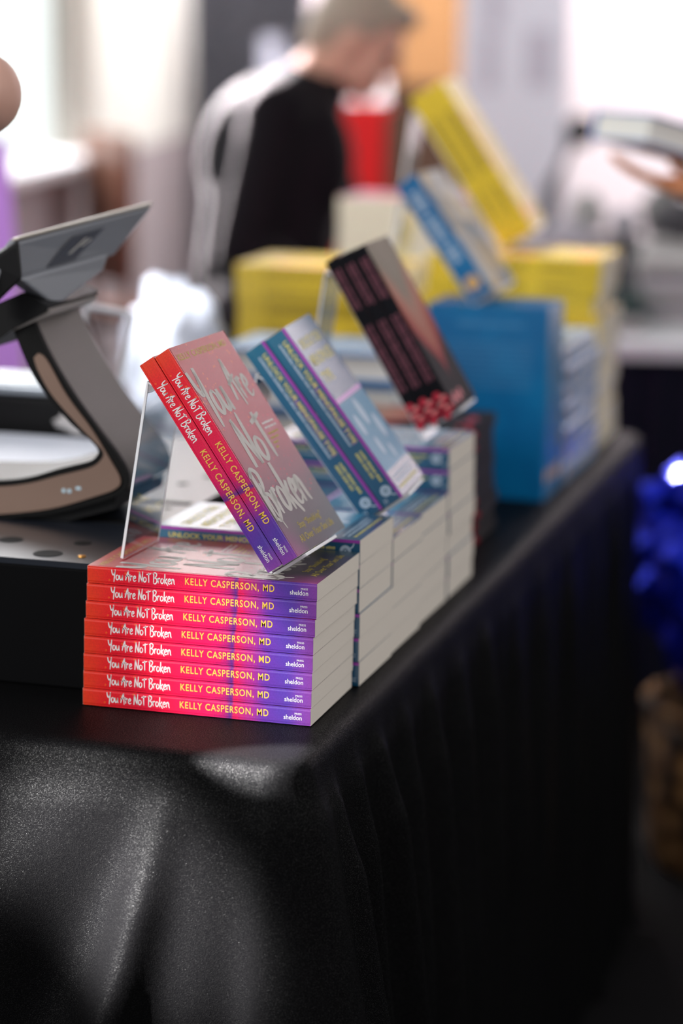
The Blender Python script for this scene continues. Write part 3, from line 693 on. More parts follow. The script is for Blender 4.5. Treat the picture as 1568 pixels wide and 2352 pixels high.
# the arm is a bent band: outer line, inner line (side view)
outer = loop2(P2([(72, 725), (112, 812), (168, 906), (225, 985), (268, 1042), (291, 1085), (290, 1118), (268, 1135), (225, 1150), (120, 1176), (0, 1188), (-110, 1190)]))
inner = loop2(P2([(-110, 1104), (0, 1106), (70, 1098), (140, 1078), (205, 1062), (226, 1048), (230, 1032), (213, 1010), (165, 968), (112, 906), (70, 840), (28, 735)]))
D = .115
b = bmesh.new(); ring = outer + inner; prism(b, ring, PY + .002, PY + D, 'y')
cchild(pos, 'arm', b, M['grey_metal'])
def inset(pts, d):
    n = len(pts); out = []; V_ = [Vector(p) for p in pts]
    ar = sum(V_[i].x * V_[(i + 1) % n].y - V_[(i + 1) % n].x * V_[i].y for i in range(n)); sg = 1 if ar > 0 else -1
    for i in range(n):
        t = (V_[(i + 1) % n] - V_[i - 1]); t = t.normalized() if t.length > 1e-9 else Vector((1, 0)); out.append(tuple(V_[i] + Vector((-t.y, t.x)) * d * sg))
    return out
b = bmesh.new(); prism(b, inset(ring, -.0012), PY - .003, PY + .004, 'y'); cchild(pos, 'rubber_edge', b, M['rubber'])
o2 = loop2(P2([(92, 810), (112, 826), (157, 906), (215, 985), (258, 1056), (280, 1098), (270, 1120), (222, 1138), (120, 1166), (0, 1179), (-110, 1182)]))
i2 = loop2(P2([(-110, 1114), (0, 1116), (72, 1108), (142, 1090), (212, 1072), (238, 1052), (240, 1034), (218, 1010), (176, 966), (124, 906), (92, 850), (82, 820)]))
b = bmesh.new(); prism(b, o2 + i2, PY - .005, PY - .002, 'y'); sp_ = cchild(pos, 'side_plate', b, M['bronze'])
b = bmesh.new(); c = on_y(152, 1128, PY - .006)
for dx in (-.003, .003): lathe(b, [(.0022, 0), (.0018, .001)], 12, (dx, 0))
bmesh.ops.rotate(b, verts=b.verts, cent=(0, 0, 0), matrix=Matrix.Rotation(PI / 2, 3, 'X')); bmesh.ops.translate(b, verts=b.verts, vec=(c.x, PY - .005, c.z))
box(b, c.x + .010, c.x + .015, PY - .0056, PY - .005, c.z + .002, c.z + .005)
ml = mat('status_light', (.35, .45, .5), .4); bs(ml).inputs['Emission Color'].default_value = (.6, .85, 1, 1); bs(ml).inputs['Emission Strength'].default_value = .25
cchild(pos, 'status_light', b, ml)
b = bmesh.new(); prism(b, P2([(-110, 1186), (0, 1184), (120, 1172), (230, 1148), (262, 1142), (258, 1172), (150, 1208), (0, 1222), (-110, 1222)]), PY + .006, PY + D + .02, 'y')
f_ = cchild(pos, 'foot', b, M['black_plastic'])
# push foot down on to the drawer
zmin = min(v.co.z for v in f_.data.vertices)
for v in f_.data.vertices:
    if v.co.z < zmin + .02: v.co.z = DZ + .0008
# hinge
b = bmesh.new(); prism(b, P2([(-60, 760), (-20, 705), (60, 670), (98, 688), (118, 700), (110, 716), (40, 752), (-20, 800)]), PY - .01, PY + D + .01, 'y'); cchild(pos, 'hinge', b, M['black_plastic'])
b = bmesh.new(); prism(b, P2([(26, 738), (104, 703), (120, 712), (118, 722), (32, 760), (24, 752)]), PY - .004, PY + D, 'y'); cchild(pos, 'arm_cap', b, mat('pale_grey_metal', (.5, .46, .43), .4, .6))
# tablet: slab seen from its back, running away to the upper right
def slab(name, quad, thick, m, par):
    """quad: four corner points (3-D), thickened along its normal away from the lens"""
    q = [Vector(p) for p in quad]; nn = (q[1] - q[0]).cross(q[3] - q[0]).normalized()
    if nn.dot(CP - q[0]) > 0: nn = -nn
    b = bmesh.new(); A = [b.verts.new(p) for p in q]; B = [b.verts.new(p + nn * thick) for p in q]
    b.faces.new(A); b.faces.new(B[::-1])
    for i in range(4): b.faces.new((A[i], B[i], B[(i + 1) % 4], A[(i + 1) % 4]))
    o = cchild(par, name, b, m); bevel(o, min(.003, thick * .4), 2); return o
T0 = on_y(40, 556, PY - .03); T1 = on_y(352, 474, PY + .16); T2 = on_y(262, 588, PY + .13); T3 = on_y(-30, 668, PY - .06)
slab('display', [T0, T1, T2, T3], .012, M['grey_shell'], pos)
Lf = on_y(-150, 640, PY - .06); Lt = on_y(-120, 612, PY - .04)
slab('display_bezel', [on_y(40, 552, PY - .031), on_y(352, 470, PY + .159), on_y(349, 464, PY + .162), on_y(44, 544, PY - .028)], .010, mat('champagne_rim', (.45, .40, .34), .35, .6), pos)
H0 = on_y(45, 640, PY - .035); H1 = on_y(252, 582, PY + .105); H2 = on_y(238, 622, PY + .10); H3 = on_y(130, 705, PY + .02); 
slab('display_housing', [H0, H1, H2, H3], .02, mat('light_grey_housing', (.30, .31, .34), .45, .3), pos)
slab('display_end', [on_y(-30, 602, PY - .05), on_y(44, 552, PY - .034), on_y(52, 640, PY - .04), on_y(-30, 720, PY - .05)], .02, M['black_plastic'], pos)
def lerpq(u, v, off=.0008):
    p = (T0 * (1 - u) + T1 * u) * (1 - v) + (T3 * (1 - u) + T2 * u) * v
    nn = (T1 - T0).cross(T3 - T0).normalized(); nn = nn if nn.dot(CP - p) > 0 else -nn
    return p + nn * off
slab('badge_plate', [lerpq(.45, .22), lerpq(.68, .20), lerpq(.62, .80), lerpq(.40, .82)], .0006, mat('darker_grey_plate', (.10, .105, .13), .4, .3), pos)
b = bmesh.new(); ml2 = mat('pale_badge', (.6, .58, .55), .4, .3)
for us in (((.50, .62), (.56, .32), (.585, .34), (.53, .62)), ((.57, .50), (.61, .36), (.63, .40), (.59, .52))):
    f = b.faces.new([b.verts.new(lerpq(u, v, .0016)) for u, v in us])
cchild(pos, 'badge', b, ml2)

for ch in list(pos.children):
    for v in ch.data.vertices:
        if v.co.z < DZ + .0008: v.co.z = DZ + .0008
# receipt printer, paper pad and phone-like reader behind the arm
pr = empty('receipt_printer', (-.27, .60, DZ)); tag(pr, 'low black receipt printer with pale glossy lid behind the terminal arm', 'receipt printer')
bevel(cchild(pr, 'body', boxbm(-.40, -.240, .560, .655, DZ + .0006, .185), M['black_plastic']), .006, 3)
bevel(cchild(pr, 'lid', boxbm(-.402, -.238, .558, .657, .1855, .198), mat('silver_grey_lid', (.45, .5, .55), .2, .3)), .004, 3)
pp = obj('paper_pad', boxbm(-.40, -.172, .345, .535, DZ + .0006, DZ + .024), mat('blue_white_paper', (.78, .82, .92), .4), rot=(0, 0, 0)); bevel(pp, .006, 3)
tag(pp, 'bluish white paper pad lying on the cash drawer inside the bent arm', 'paper pad')

def crumple(name, center, r, mats, seed, amp=.35, freq=2.2, sub=4, flat=True, scale=(1, 1, 1)):
    b = bmesh.new(); bmesh.ops.create_icosphere(b, subdivisions=sub, radius=1)
    for v in b.verts:
        p = v.co.copy(); q = p * freq + Vector((seed * 3.1, seed * 1.7, seed))
        d = noise.noise(q) * .6 + abs(noise.noise(q * 2.3)) * .7 + noise.noise(q * 4.7) * .2
        v.co = Vector((p.x * scale[0], p.y * scale[1], p.z * scale[2])) * r * (1 + amp * d)
    zmin = min(v.co.z for v in b.verts)
    o = obj(name, b, mats)
    if not flat: smooth(o)
    return o, zmin
# crumpled paper by the printer
o, z = crumple('crumpled_paper', None, .026, mat('grey_white_paper', (.55, .53, .52), .7), 5, scale=(1.5, 1, .6)); o.location = (-.215, .545, DZ + .022 - z + .0006)
tag(o, 'small crumpled grey paper between printer and paper pad', 'paper')

# empty acrylic stand on the drawer
b = bmesh.new()
q = [on_y(200, 702, .69), on_y(306, 722, .695), on_y(262, 925, .695), on_y(150, 905, .69)]
a0 = empty('acrylic_sign_holder', (-.26, .62, DZ)); tag(a0, 'empty clear acrylic sign holder with bright edges behind the terminal', 'sign holder')
def pane(name, q, th, w, m, me_):
    o = slab(name, q, th, m, a0)
    return o
pane('panel', q, .003, 0, M['acrylic'], None)
b = bmesh.new()
for i in range(4): tube(b, [q[i], q[(i + 1) % 4]], .0035, 8)
cchild(a0, 'edge', b, M['acrylic_edge'])
b = bmesh.new(); z0 = DZ + .001
foot = (q[2] + q[3]) / 2
prism(b, [(foot.x - .03, DZ + .0006), (foot.x + .05, DZ + .0006), (foot.x + .05, DZ + .004), (foot.x + .006, DZ + .004), (foot.x + .004, foot.z), (foot.x, foot.z), (foot.x, DZ + .004), (foot.x - .03, DZ + .004)], foot.y - .02, foot.y + .004, 'y')
cchild(a0, 'foot', b, M['acrylic'])

# white carrier bag with a bluish cast, in a sunbeam, and a metal dome made up for a blurred highlight
mb = mat('white_plastic_bag', (.80, .84, .95), .3)
o, z = crumple('carrier_bag', None, .066, mb, 2, .35, 1.9, 4, False, (1.15, .9, 1.62)); o.location = (-.385, 1.27, G0 - z); tag(o, 'crumpled bluish white plastic bag lit brightly beside yellow books', 'bag')
o, z = crumple('carrier_bag', None, .045, mb, 9, .4, 2.1, 4, False, (1.2, .9, .9)); o.location = (-.29, 1.14, G0 - z); tag(o, 'smaller crumpled white bag in front of the bright plastic bag', 'bag')
sb = empty('highlight_dome', (-.372, 1.405, 0)); tag(sb, 'small round shiny metal dome at left of the yellow stack', 'shiny object')

# ------------------------------------------------------------------ blue foil bundle in a wicker basket on the floor
bc = Vector((.372, 1.83, FLOOR))
bk_ = empty('wicker_basket', bc); tag(bk_, 'brown wicker basket on the floor beside the table end', 'basket')
mwk = mat('brown_wicker', (.17, .085, .03), .6)
tc, s = objxyz(mwk); wv = add(mwk, 'ShaderNodeTexVoronoi'); wv.inputs['Scale'].default_value = 26; mwk.node_tree.links.new(tc.outputs['Object'], wv.inputs['Vector'])
rr = ramp(mwk, [(0.0, (.50, .27, .10)), (.5, (.20, .09, .03)), (.8, (.02, .01, .005))]); mwk.node_tree.links.new(wv.outputs[0], rr.inputs[0]); mwk.node_tree.links.new(rr.outputs[0], bs(mwk).inputs['Base Color'])
bump(mwk, wv.outputs[0], 1.0, .01)
b = bmesh.new(); lathe(b, [(.115, .001), (.128, .02), (.136, .15), (.142, .265), (.134, .272), (.127, .26), (.12, .03)], 48); smooth(obj('body', b, mwk, bk_))
b = bmesh.new(); tube(b, [(.137 * math.cos(t), .137 * math.sin(t), 0.272 + .004 * math.sin(t * 30)) for t in (2 * PI * k / 90 for k in range(91))], .010, 8, False); smooth(obj('rim', b, mwk, bk_))
mfoil = mat('blue_metallic_foil', (.012, .03, .75), .26, .75)
fo, z = crumple('foil_bundle', None, .155, mfoil, 4, .5, 2.0, 4, True, (1.0, 1.0, 1.2)); fo.location = (bc.x, bc.y, FLOOR + .285 - z)
tag(fo, 'crumpled shiny blue foil bundle standing in the wicker basket', 'foil bundle')

# ------------------------------------------------------------------ second table with grey goods
def rbox(b, a0, a1, b0, b1, z0, z1): box(b, a0, a1, b0, b1, z0, z1)
t2 = empty('white_topped_table', room(.9, 5.0, FLOOR), (0, 0, RZ)); tag(t2, 'second table with white top and navy skirt behind the display', 'table')
obj('top', boxbm(-.48, 1.2, -.38, .9, -.028 - FLOOR, -FLOOR), mat('white_table_top', (.88, .88, .90), .4), t2)
b = bmesh.new(); n = 200
path = [(-.46 + 1.64 * i / n, -.36 + .008 * math.sin(i * .8)) for i in range(n + 1)] + [(1.18, .88), (-.46, .88)]
prism(b, path, .004, -.03 - FLOOR, 'z'); obj('skirt', b, mat('navy_skirt', (.006, .006, .018), .8, spec=.2), t2)
mgc = [mat(n_, c, .8) for n_, c in (('light_grey_cloth', (.36, .35, .34)), ('mid_grey_cloth', (.19, .185, .18)), ('charcoal_cloth', (.05, .048, .055)), ('lilac_grey_cloth', (.42, .40, .44)), ('green_black_cloth', (.03, .06, .055)))]
car = [(1300, 640, 5.20, .19, .09, 1, 'mid grey carton at left of the white table'), (1395, 660, 4.92, .13, .07, 4, 'low dark green carton at the white table front'), (1420, 570, 5.62, .34, .11, 2, 'wide charcoal carton behind on the white table'), (1560, 600, 5.36, .16, .13, 0, 'pale grey carton behind the magazine pile')]
for px, py, d, w_, h_, c, lab in car:
    p = at(px, py, d); o = bevel(obj('carton', boxbm(-w_ / 2, w_ / 2, -.07, .07, 0, h_), mgc[c], loc=(p.x, p.y, .001), rot=(0, 0, RZ)), .006); tag(o, lab, 'carton')
goods = [(1300, 5.20, .05, .0925, 3, (1.2, .8, .8), 'lilac grey cloth bundle on the mid grey carton'), (1345, 5.62, .042, .1125, 0, (1.0, .9, 1.1), 'light grey cloth bundle on the left of the wide charcoal carton'), (1430, 5.62, .034, .1125, 3, (1.0, 1, .9), 'lilac grey cloth bundle in the middle of the wide charcoal carton'), (1518, 5.62, .046, .1125, 1, (1.0, .9, 1.2), 'mid grey cloth bundle on the right of the wide charcoal carton'),
 (1392, 4.92, .036, .0725, 2, (1.2, 1, .7), 'charcoal cloth bundle on the low dark green carton'), (1558, 5.36, .052, .1325, 2, (1.1, .9, .8), 'charcoal cloth bundle on the pale grey carton'), (1330, 4.80, .030, .001, 3, (1.6, .8, .6), 'lilac grey cloth lying on the white table front edge'), (1452, 4.80, .022, .001, 0, (1.5, .9, .6), 'light grey cloth lying before the magazine pile')]
for i, (px, d, r, z_, c, scl, lab) in enumerate(goods):
    p = at(px, 600, d); o, z = crumple('cloth_bundle', None, r, mgc[c], 20 + i, .3, 1.7, 4, False, scl)
    o.location = (p.x, p.y, z_ - z); tag(o, lab, 'cloth bundle', 'grey cloth bundles on the white table')
for i in range(7):
    c0 = at(1610, 735, 5.02); o = obj('magazine', boxbm(-.13, .13, -.09, .09, 0, .018), mgc[(0, 3, 1)[i % 3]], loc=(c0.x + rnd.uniform(-.008, .008), c0.y, .001 + i * .0185), rot=(0, 0, RZ + rnd.uniform(-.1, .1)))
    bevel(o, .002); tag(o, f'grey magazine, {"bottom one" if i == 0 else ORD[6 - i]} of pile at right of white table', 'magazine', 'grey magazines piled on the white table')
# boom pole leaning over the heap
bp = empty('microphone_boom', at(1255, 600, 6.4)); tag(bp, 'thin black microphone boom rising behind the grey heap', 'microphone stand')
q0, q1, q2 = at(1238, 640, 6.4), at(1268, 430, 6.4), at(1318, 312, 6.4)
q00 = Vector((q0.x, q0.y, FLOOR + .004))
b = bmesh.new(); tube(b, [q00, q0, q1, q2], .02); cchild(bp, 'pole', b, M['black_plastic'])
b = bmesh.new(); bmesh.ops.create_uvsphere(b, u_segments=16, v_segments=10, radius=.042); bmesh.ops.translate(b, verts=b.verts, vec=at(1332, 300, 6.4)); smooth(cchild(bp, 'microphone_head', b, M['black_plastic']))
b = bmesh.new(); lathe(b, [(.12, FLOOR + .002), (.12, FLOOR + .012), (.02, FLOOR + .02)], 24, (q00.x, q00.y)); cchild(bp, 'base', b, M['black_plastic'])

# ------------------------------------------------------------------ things along the back of the hall
mcu = mat('dark_grey_curtain', (.055, .055, .068), .8)
b = bmesh.new(); n = 120
a0_, a1_ = (432 - 784) / FPX * 9.0, (700 - 784) / FPX * 9.0
F_ = [(a0_ + (a1_ - a0_) * i / n, .03 * math.sin(i * .55) + .012 * math.sin(i * 1.7)) for i in range(n + 1)]
prism(b, F_ + [(x, y + .01) for x, y in F_[::-1]], FLOOR + .02, .95, 'z')
o = obj('curtain', b, mcu, loc=room(0, 9.0, 0), rot=(0, 0, RZ)); smooth(o, 50); tag(o, 'long dark grey curtain hanging beside the bright window', 'curtain')
struct(roomobj('trim_2', boxbm((610 - 784) / FPX * 8.9 - .03, (610 - 784) / FPX * 8.9 + .04, 8.86, 8.9, .30, .52), mat('pale_blue_grey_panel', (.35, .36, .44), .6)))
# warm wooden cupboard
cb = empty('wooden_cupboard', room((985 - 784) / FPX * 8.2, 8.2, FLOOR), (0, 0, RZ)); tag(cb, 'tall warm orange-brown wooden cupboard behind the seller', 'cupboard')
mwood = mat('warm_orange_wood', (.44, .22, .085), .5); mdk = mat('dark_brown_wood', (.06, .025, .01), .6)
obj('upper_door', boxbm(-.16, .13, -.02, .3, 1.12, 2.6), mwood, cb)
obj('lower_door', boxbm(-.16, .13, -.01, .3, .005, 1.115), mdk, cb)
b = bmesh.new(); tube(b, [(.10, -.03, 1.3), (.10, -.03, 1.45)], .008); obj('handle', b, M['grey_metal'], cb)
# pale banner with two grey picture panels
bn = empty('pale_banner', room((1150 - 784) / FPX * 7.4, 7.4, FLOOR), (0, 0, RZ)); tag(bn, 'pale bluish white roll-up banner with grey panels behind yellow books', 'banner')
k = 7.4 / FPX
obj('sheet', boxbm(-112 * k, 135 * k, -.004, .004, .08, 2.5), mat('bluish_white_banner', (.74, .75, .83), .6), bn)
mgp = mat('grey_print', (.52, .50, .58), .6); mgp2 = mat('lavender_print', (.58, .56, .64), .6)
b = bmesh.new()
for x0, x1, y0, y1 in ((-62, -30, 195, 70), (-55, -20, 60, -200), (40, 95, 190, 60)):
    z0, z1 = -FLOOR + .6237 - (y0 - 21) * k, -FLOOR + .6237 - (y1 - 21) * k; box(b, x0 * k, x1 * k, -.0055, -.0042, z0, z1)
obj('printed_panel', b, mgp, bn)
b = bmesh.new(); box(b, -112 * k, 135 * k, -.06, .06, 0.002, .08); bevel(obj('base', b, M['grey_metal'], bn), .01)
# red high-backed chair beside the seller
def chair(name, lab, p, rz, mw_, ms_, H=1.05):
    e = empty(name, p, (0, 0, rz)); tag(e, lab, 'chair')
    bevel(obj('seat', boxbm(-.21, .21, -.21, .21, .42, .47), ms_, e), .015, 3)
    b = bmesh.new(); n = 10
    pts = [(-.2, .19), (.2, .19)]
    box(b, -.20, .20, .185, .215, .55, H); o = bevel(obj('backrest', b, ms_, e), .02, 3)
    for sx in (-.19, .19):
        for sy in (-.19, .19):
            b = bmesh.new(); tube(b, [(sx, sy, .002), (sx * .98, sy * .98, .42)], [.016, .02]); obj('leg', b, mw_, e)
        b = bmesh.new(); tube(b, [(sx, .2, .47), (sx, .2, H - .02)], .016); obj('back_post', b, mw_, e)
    return e
mred = mat('bright_red_upholstery', (.95, .006, .006), .5); mbw = mat('reddish_brown_wood', (.16, .05, .03), .45); mrs = mat('dark_red_seat', (.22, .02, .03), .6)
p = at(712, 330, 6.1); chair('dining_chair', 'bright red high-backed chair just right of the dark-clad seller', (p.x, p.y, FLOOR), RZ + PI, mdk, mred, 1.14)
p = at(395, 560, 7.3); chair('dining_chair', 'reddish brown wooden chair below the window, nearer the curtain', (p.x, p.y, FLOOR), RZ + 2.0, mbw, mat('brown_leather', (.20, .09, .06), .4), 1.0)
# purple banner at the far left
pb = empty('purple_banner', at(-80, 700, 4.3)); pb.location.z = FLOOR; pb.rotation_euler = (0, 0, RZ)
tag(pb, 'bright purple roll-up banner at the left behind the terminal', 'banner')
w = (45 + 80) * 4.3 / FPX
mpp = mat('orchid_purple_print', (.62, .28, .85), .6)
pbase = FLOOR
b = bmesh.new(); prism(b, [(-.36, .08), (w + .05, .08), (w - .018, 1.13), (-.36, 1.13)], -.004, .004, 'y'); obj('sheet', b, mpp, pb)
b = bmesh.new(); box(b, -.36, w + .06, -.06, .06, .002, .08); bevel(obj('base', b, M['grey_metal'], pb), .01)

# parts of the made-up highlight dome
b = bmesh.new(); lathe(b, [(.03, .001), (.032, .006), (.028, .01)], 24); obj('base', b, M['black_plastic'], sb)
b = bmesh.new(); lathe(b, [(.027, .010)] + [(.027 * math.cos(t), .012 + .024 * math.sin(t)) for t in (PI / 2 * k / 8 for k in range(8))] + [(.003, .037), (.003, .044)], 24); smooth(obj('dome', b, mat('chrome', (.85, .85, .85), .12, 1.0), sb), 40)

# ------------------------------------------------------------------ people
def capsule(b, p, q, r0, r1, seg=14):
    p, q = Vector(p), Vector(q); d = q - p
    for c, r in ((p, r0), (q, r1)):
        t = bmesh.ops.create_uvsphere(b, u_segments=seg, v_segments=10, radius=r); bmesh.ops.translate(b, verts=t['verts'], vec=c)
    if d.length > 1e-6: tube(b, [p, q], [r0, r1], seg)
def ellip(b, c, r, R=None, seg=20):
    t = bmesh.ops.create_uvsphere(b, u_segments=seg, v_segments=14, radius=1)
    for v in t['verts']:
        v.co = Vector((v.co.x * r[0], v.co.y * r[1], v.co.z * r[2]))
        if R is not None: v.co = R @ v.co
        v.co += Vector(c)
def fuse(name, b, m, voxel, parent, it=6, offset=(0, 0, 0)):
    """melt overlapping volumes into one continuous surface"""
    me = bpy.data.meshes.new(name); b.to_mesh(me); b.free(); o = bpy.data.objects.new(name, me); COL.objects.link(o)
    md = o.modifiers.new('r', 'REMESH'); md.mode = 'VOXEL'; md.voxel_size = voxel
    sm = o.modifiers.new('s', 'SMOOTH'); sm.iterations = it; sm.factor = .5
    ev = o.evaluated_get(bpy.context.evaluated_depsgraph_get()); me2 = bpy.data.meshes.new_from_object(ev); o.modifiers.clear(); o.data = me2; bpy.data.meshes.remove(me)
    me2.materials.clear(); me2.materials.append(m)
    for p in me2.polygons: p.use_smooth = True
    o.parent = parent; o.location = Vector(offset) - Vector(parent.location); return o
def hand(b, wrist, d, nrm, curl=.5, s=1.0, side=1):
    """palm and five separate fingers; d = along the fingers, nrm = palm normal (fingers curl that way)"""
    d = Vector(d).normalized(); nrm = Vector(nrm); nrm = (nrm - d * nrm.dot(d)).normalized(); x = d.cross(nrm) * side
    w = Vector(wrist)
    R = Matrix((x, d, nrm)).transposed()
    ellip(b, w + d * .045 * s, (.040 * s, .055 * s, .016 * s), R)
    for k, (off, L) in enumerate(((-.030, .070), (-.010, .080), (.011, .075), (.031, .058))):
        p = w + d * .088 * s + x * off * s; dirn = d.copy(); r = .0088 * s
        for seg_, fr_ in enumerate((.45, .32, .23)):
            ang = curl * (0.55 + .35 * seg_); dirn = (dirn * math.cos(ang) + nrm * math.sin(ang)).normalized()
            dd = nrm * math.cos(ang) - d * 0
            q = p + dirn * L * fr_ * s; capsule(b, p, q, r, r * .93, 10); p = q; r *= .93
    p = w + d * .025 * s - x * .032 * s; t1 = p + (d * .6 - x * .75 + nrm * .3).normalized() * .042 * s; t2 = t1 + (d * .8 - x * .1 + nrm * .5).normalized() * .032 * s
    capsule(b, p, t1, .013 * s, .0105 * s, 10); capsule(b, t1, t2, .0105 * s, .009 * s, 10)
def head(b, c, face, up=(0, 0, 1), s=1.0):
    """head centred on c looking along face"""
    f = Vector(face).normalized(); u = Vector(up); u = (u - f * u.dot(f)).normalized(); x = f.cross(u); R = Matrix((x, f, u)).transposed(); c = Vector(c)
    P = lambda a, y, z: c + x * a * s + f * y * s + u * z * s
    ellip(b, P(0, -.008, .025), (.073 * s, .093 * s, .090 * s), R)
    ellip(b, P(0, .030, -.045), (.055 * s, .058 * s, .068 * s), R)
    ellip(b, P(0, .070, -.092), (.022 * s, .018 * s, .016 * s), R)
    capsule(b, P(0, .088, .012), P(0, .108, -.026), .009 * s, .013 * s, 10)
    ellip(b, P(0, .084, -.058), (.024 * s, .012 * s, .008 * s), R); ellip(b, P(0, .080, -.070), (.020 * s, .012 * s, .008 * s), R)
    ellip(b, P(0, .078, .030), (.055 * s, .014 * s, .010 * s), R)
    for sx in (-1, 1): ellip(b, P(.074 * sx, -.005, -.012), (.009 * s, .020 * s, .032 * s), R); ellip(b, P(.032 * sx, .062, -.018), (.026 * s, .02 * s, .022 * s), R)
    return P, R
M['skin'] = mat('warm_skin', (.62, .33, .24), .5, Subsurface_Weight=.08, Subsurface_Radius=(.02, .008, .004))
def person(lab, base, J, face, skin, shirt, trouser, hair, hairlong=False, sleeve=1.0, up=(0, 0, 1), hands=True, grip=None):
    e = empty('person', base); tag(e, lab, 'person')
    b = bmesh.new()
    c = lambda a, q, r0, r1: capsule(b, J[a], J[q], r0, r1)
    ellip(b, J['chest'], (.15, .105, .17)); capsule(b, J['pelvis'], J['chest'], .125, .125); capsule(b, J['chest'], J['neck'], .11, .062); capsule(b, J['neck'], J['head'], .056, .056)
    P, R = head(b, J['head'], face, up)
    for sd in 'lr':
        capsule(b, J['neck'], J['sh' + sd], .06, .058); capsule(b, J['sh' + sd], J['el' + sd], .052, .040); capsule(b, J['el' + sd], J['wr' + sd], .040, .026)
        capsule(b, J['pelvis'], J['hip' + sd], .11, .095); capsule(b, J['hip' + sd], J['kn' + sd], .085, .055); capsule(b, J['kn' + sd], J['an' + sd], .055, .036)
        ft = Vector(face); ft.z = 0; ft.normalize(); capsule(b, Vector(J['an' + sd]) + Vector((0, 0, -.035)), Vector(J['an' + sd]) + ft * .15 + Vector((0, 0, -.05)), .038, .028)
        d = (Vector(J['wr' + sd]) - Vector(J['el' + sd])).normalized()
        g_ = (grip or {}).get(sd, (d, Vector((0, 0, -1)) if abs(d.z) < .9 else ft, .45))
        hand(b, J['wr' + sd], g_[0], g_[1], g_[2], 1.0, 1 if sd == 'r' else -1)
    body = fuse('body', b, skin, .0065, e, 4)
    b = bmesh.new(); ellip(b, J['chest'], (.165, .12, .18)); capsule(b, J['pelvis'], J['chest'], .142, .14); capsule(b, J['chest'], Vector(J['chest']).lerp(Vector(J['neck']), .82), .125, .075)
    for sd in 'lr':
        n2 = Vector(J['chest']).lerp(Vector(J['neck']), .85)
        capsule(b, n2, J['sh' + sd], .072, .072); q = Vector(J['sh' + sd]).lerp(Vector(J['el' + sd]), min(1, sleeve)); capsule(b, J['sh' + sd], q, .069, .058)
        if sleeve > 1: capsule(b, J['el' + sd], Vector(J['el' + sd]).lerp(Vector(J['wr' + sd]), sleeve - 1), .056, .042)
    fuse('shirt', b, shirt, .010, e, 5)
    b = bmesh.new()
    for sd in 'lr': capsule(b, J['pelvis'], J['hip' + sd], .135, .112); capsule(b, J['hip' + sd], J['kn' + sd], .102, .075); capsule(b, J['kn' + sd], Vector(J['an' + sd]), .074, .060)
    fuse('trousers', b, trouser, .012, e, 5)
    b = bmesh.new()
    for sd in 'lr': q = Vector(J['an' + sd]); ft = Vector(face); ft.z = 0; ft.normalize(); capsule(b, q + Vector((0, 0, -.032)) - ft * .03, q + ft * .16 + Vector((0, 0, -.042)), .046, .038)
    fuse('shoes', b, M['black_plastic'], .010, e, 3)
    b = bmesh.new(); f = Vector(face).normalized()
    ellip(b, P(0, -.022, .040), (.083, .094, .092), R); ellip(b, P(0, -.058, -.01), (.074, .058, .075), R); ellip(b, P(0, .05, .088), (.062, .045, .028), R)
    if hairlong: ellip(b, P(0, -.07, -.09), (.08, .05, .12), R)
    fuse('hair', b, hair, .008, e, 3)
    b = bmesh.new()
    for sx in (-1, 1): ellip(b, P(.031 * sx, .079, .004), (.012, .010, .008), R, 12)
    o = obj('eyes', b, mat('eye_white_and_iris', (.12, .10, .09), .2), e); o.location = -Vector(base)
    return e
Rv, Fv = Vector((CR.x, CR.y, 0)).normalized(), Vector((CF.x, CF.y, 0)).normalized()
def rel(o, a, b_, z): return Vector(o) + Rv * a + Fv * b_ + Vector((0, 0, z))
# the seller, in dark clothes, bent over and looking down to the right
o = at(640, 500, 5.0); zf = FLOOR
nk = at(735, 175, 5.0); hd = at(822, 92, 5.0)
J = dict(pelvis=rel((o.x, o.y, 0), -.03, 0, zf + .80), chest=rel((o.x, o.y, 0), -.005, 0, zf + 1.055), neck=nk, head=hd,
         shl=rel(nk, -.075, .15, -.06), shr=rel(nk, -.085, -.155, -.075), ell=rel(nk, .06, .24, -.32), elr=rel(nk, -.150, -.20, -.345), wrl=rel(nk, .24, .16, -.44), wrr=rel(nk, .06, -.24, -.46),
         hipl=rel((o.x, o.y, 0), -.03, .09, zf + .76), hipr=rel((o.x, o.y, 0), -.03, -.09, zf + .76), knl=rel((o.x, o.y, 0), .03, .10, zf + .42), knr=rel((o.x, o.y, 0), .02, -.10, zf + .42), anl=rel((o.x, o.y, 0), -.05, .10, zf + .085), anr=rel((o.x, o.y, 0), -.06, -.10, zf + .085))
msh = mat('black_shirt', (.006, .004, .006), .7, spec=.1, Sheen_Weight=.25, Sheen_Roughness=.3); mtr = mat('black_trousers', (.012, .010, .012), .8)
person('person in black shirt bending forward, looking down behind the yellow books', (o.x, o.y, FLOOR), J, Rv * .86 + Vector((0, 0, -.5)) - Fv * .12, M['skin'], msh, mtr, mat('grey_blond_hair', (.33, .26, .20), .6), up=Vector((0, 0, 1)) + Rv * .5, sleeve=1.9)
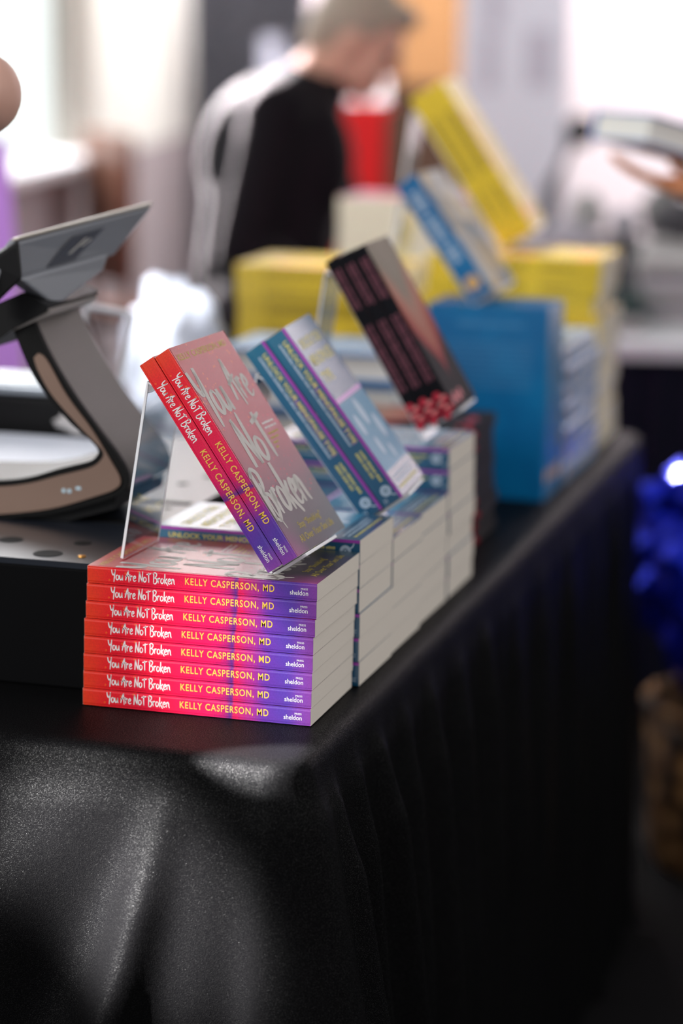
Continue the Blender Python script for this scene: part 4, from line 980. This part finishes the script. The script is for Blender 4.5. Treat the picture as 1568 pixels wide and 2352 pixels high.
# person at the far left: only an elbow reaches into the picture
el = on_y(-46, 216, .12)
bs_ = Vector((-.74, .12, FLOOR))
J = dict(pelvis=bs_ + Vector((0, 0, .98)), chest=bs_ + Vector((.02, 0, 1.28)), neck=bs_ + Vector((.05, 0, 1.50)), head=bs_ + Vector((.07, .03, 1.66)),
         shl=bs_ + Vector((.0, .19, 1.44)), shr=bs_ + Vector((.24, -.14, 1.42)), ell=bs_ + Vector((.03, .30, 1.16)), elr=el, wrl=bs_ + Vector((.08, .36, .92)), wrr=el + Vector((-.16, .20, .04)),
         hipl=bs_ + Vector((0, .09, .93)), hipr=bs_ + Vector((0, -.09, .93)), knl=bs_ + Vector((.01, .1, .50)), knr=bs_ + Vector((.01, -.1, .50)), anl=bs_ + Vector((-.02, .1, .085)), anr=bs_ + Vector((-.02, -.1, .085)))
person('person standing left of the table with bare bent elbow at picture edge', bs_, J, (.6, .8, -.1), mat('pale_pink_skin', (.66, .38, .30), .5, Subsurface_Weight=.08, Subsurface_Radius=(.02, .008, .004)), mat('purple_top', (.40, .14, .55), .7), mtr, mat('brown_hair', (.10, .05, .03), .6), True, sleeve=.45)
# person at the right holding a blue book
hb = at(1545, 385, 3.4); bs2 = Vector((1.06, 1.62, FLOOR))
J = dict(pelvis=bs2 + Vector((0, 0, .98)), chest=bs2 + Vector((-.02, 0, 1.28)), neck=bs2 + Vector((-.05, 0, 1.50)), head=bs2 + Vector((-.09, -.02, 1.66)),
         shl=bs2 + Vector((-.06, -.19, 1.43)), shr=bs2 + Vector((-.06, .19, 1.43)), ell=bs2 + Vector((-.28, -.30, 1.00)), elr=bs2 + Vector((-.14, .28, 1.16)), wrl=at(1655, 452, 3.46), wrr=bs2 + Vector((-.36, .2, 1.05)),
         hipl=bs2 + Vector((0, -.09, .93)), hipr=bs2 + Vector((0, .09, .93)), knl=bs2 + Vector((-.01, -.1, .50)), knr=bs2 + Vector((-.01, .1, .50)), anl=bs2 + Vector((.02, -.1, .085)), anr=bs2 + Vector((.02, .1, .085)))
person('person at right edge holding a blue book over the white table', bs2, J, (-.85, -.3, -.35), mat('tan_skin', (.62, .24, .11), .5, Subsurface_Weight=.08, Subsurface_Radius=(.02, .008, .004)), mat('charcoal_shirt', (.03, .03, .04), .8), mtr, mat('dark_hair', (.03, .02, .015), .5), True, sleeve=1.3, grip={'l': (-Rv + Fv * .1 + Vector((0, 0, .22)), Vector((0, 0, 1)), .20)})
HB = make_book('hardback_book', .215, .135, .043, [mat('mid_blue_cover', (.10, .22, .58), .3), M['soft_white_ink'], M['tan_ink'], M['sea']], M['paper_white'], True, art_blue)
# held level over the white table, page ends to the left, fore edge to the right
L1 = (-Rv * .5 + Fv * .866).normalized(); R1 = (Rv * .866 + Fv * .5 + Vector((0, 0, -.24))).normalized(); Y1 = -L1; Z1 = R1.cross(Y1).normalized(); Y1 = Z1.cross(R1)
C0 = at(1482, 330, 3.40)
book(HB, C0 - Y1 * HB.W - Z1 * HB.T, Matrix((R1, Y1, Z1)).transposed().to_euler(), 'blue hardback with white pages held in a hand at right')
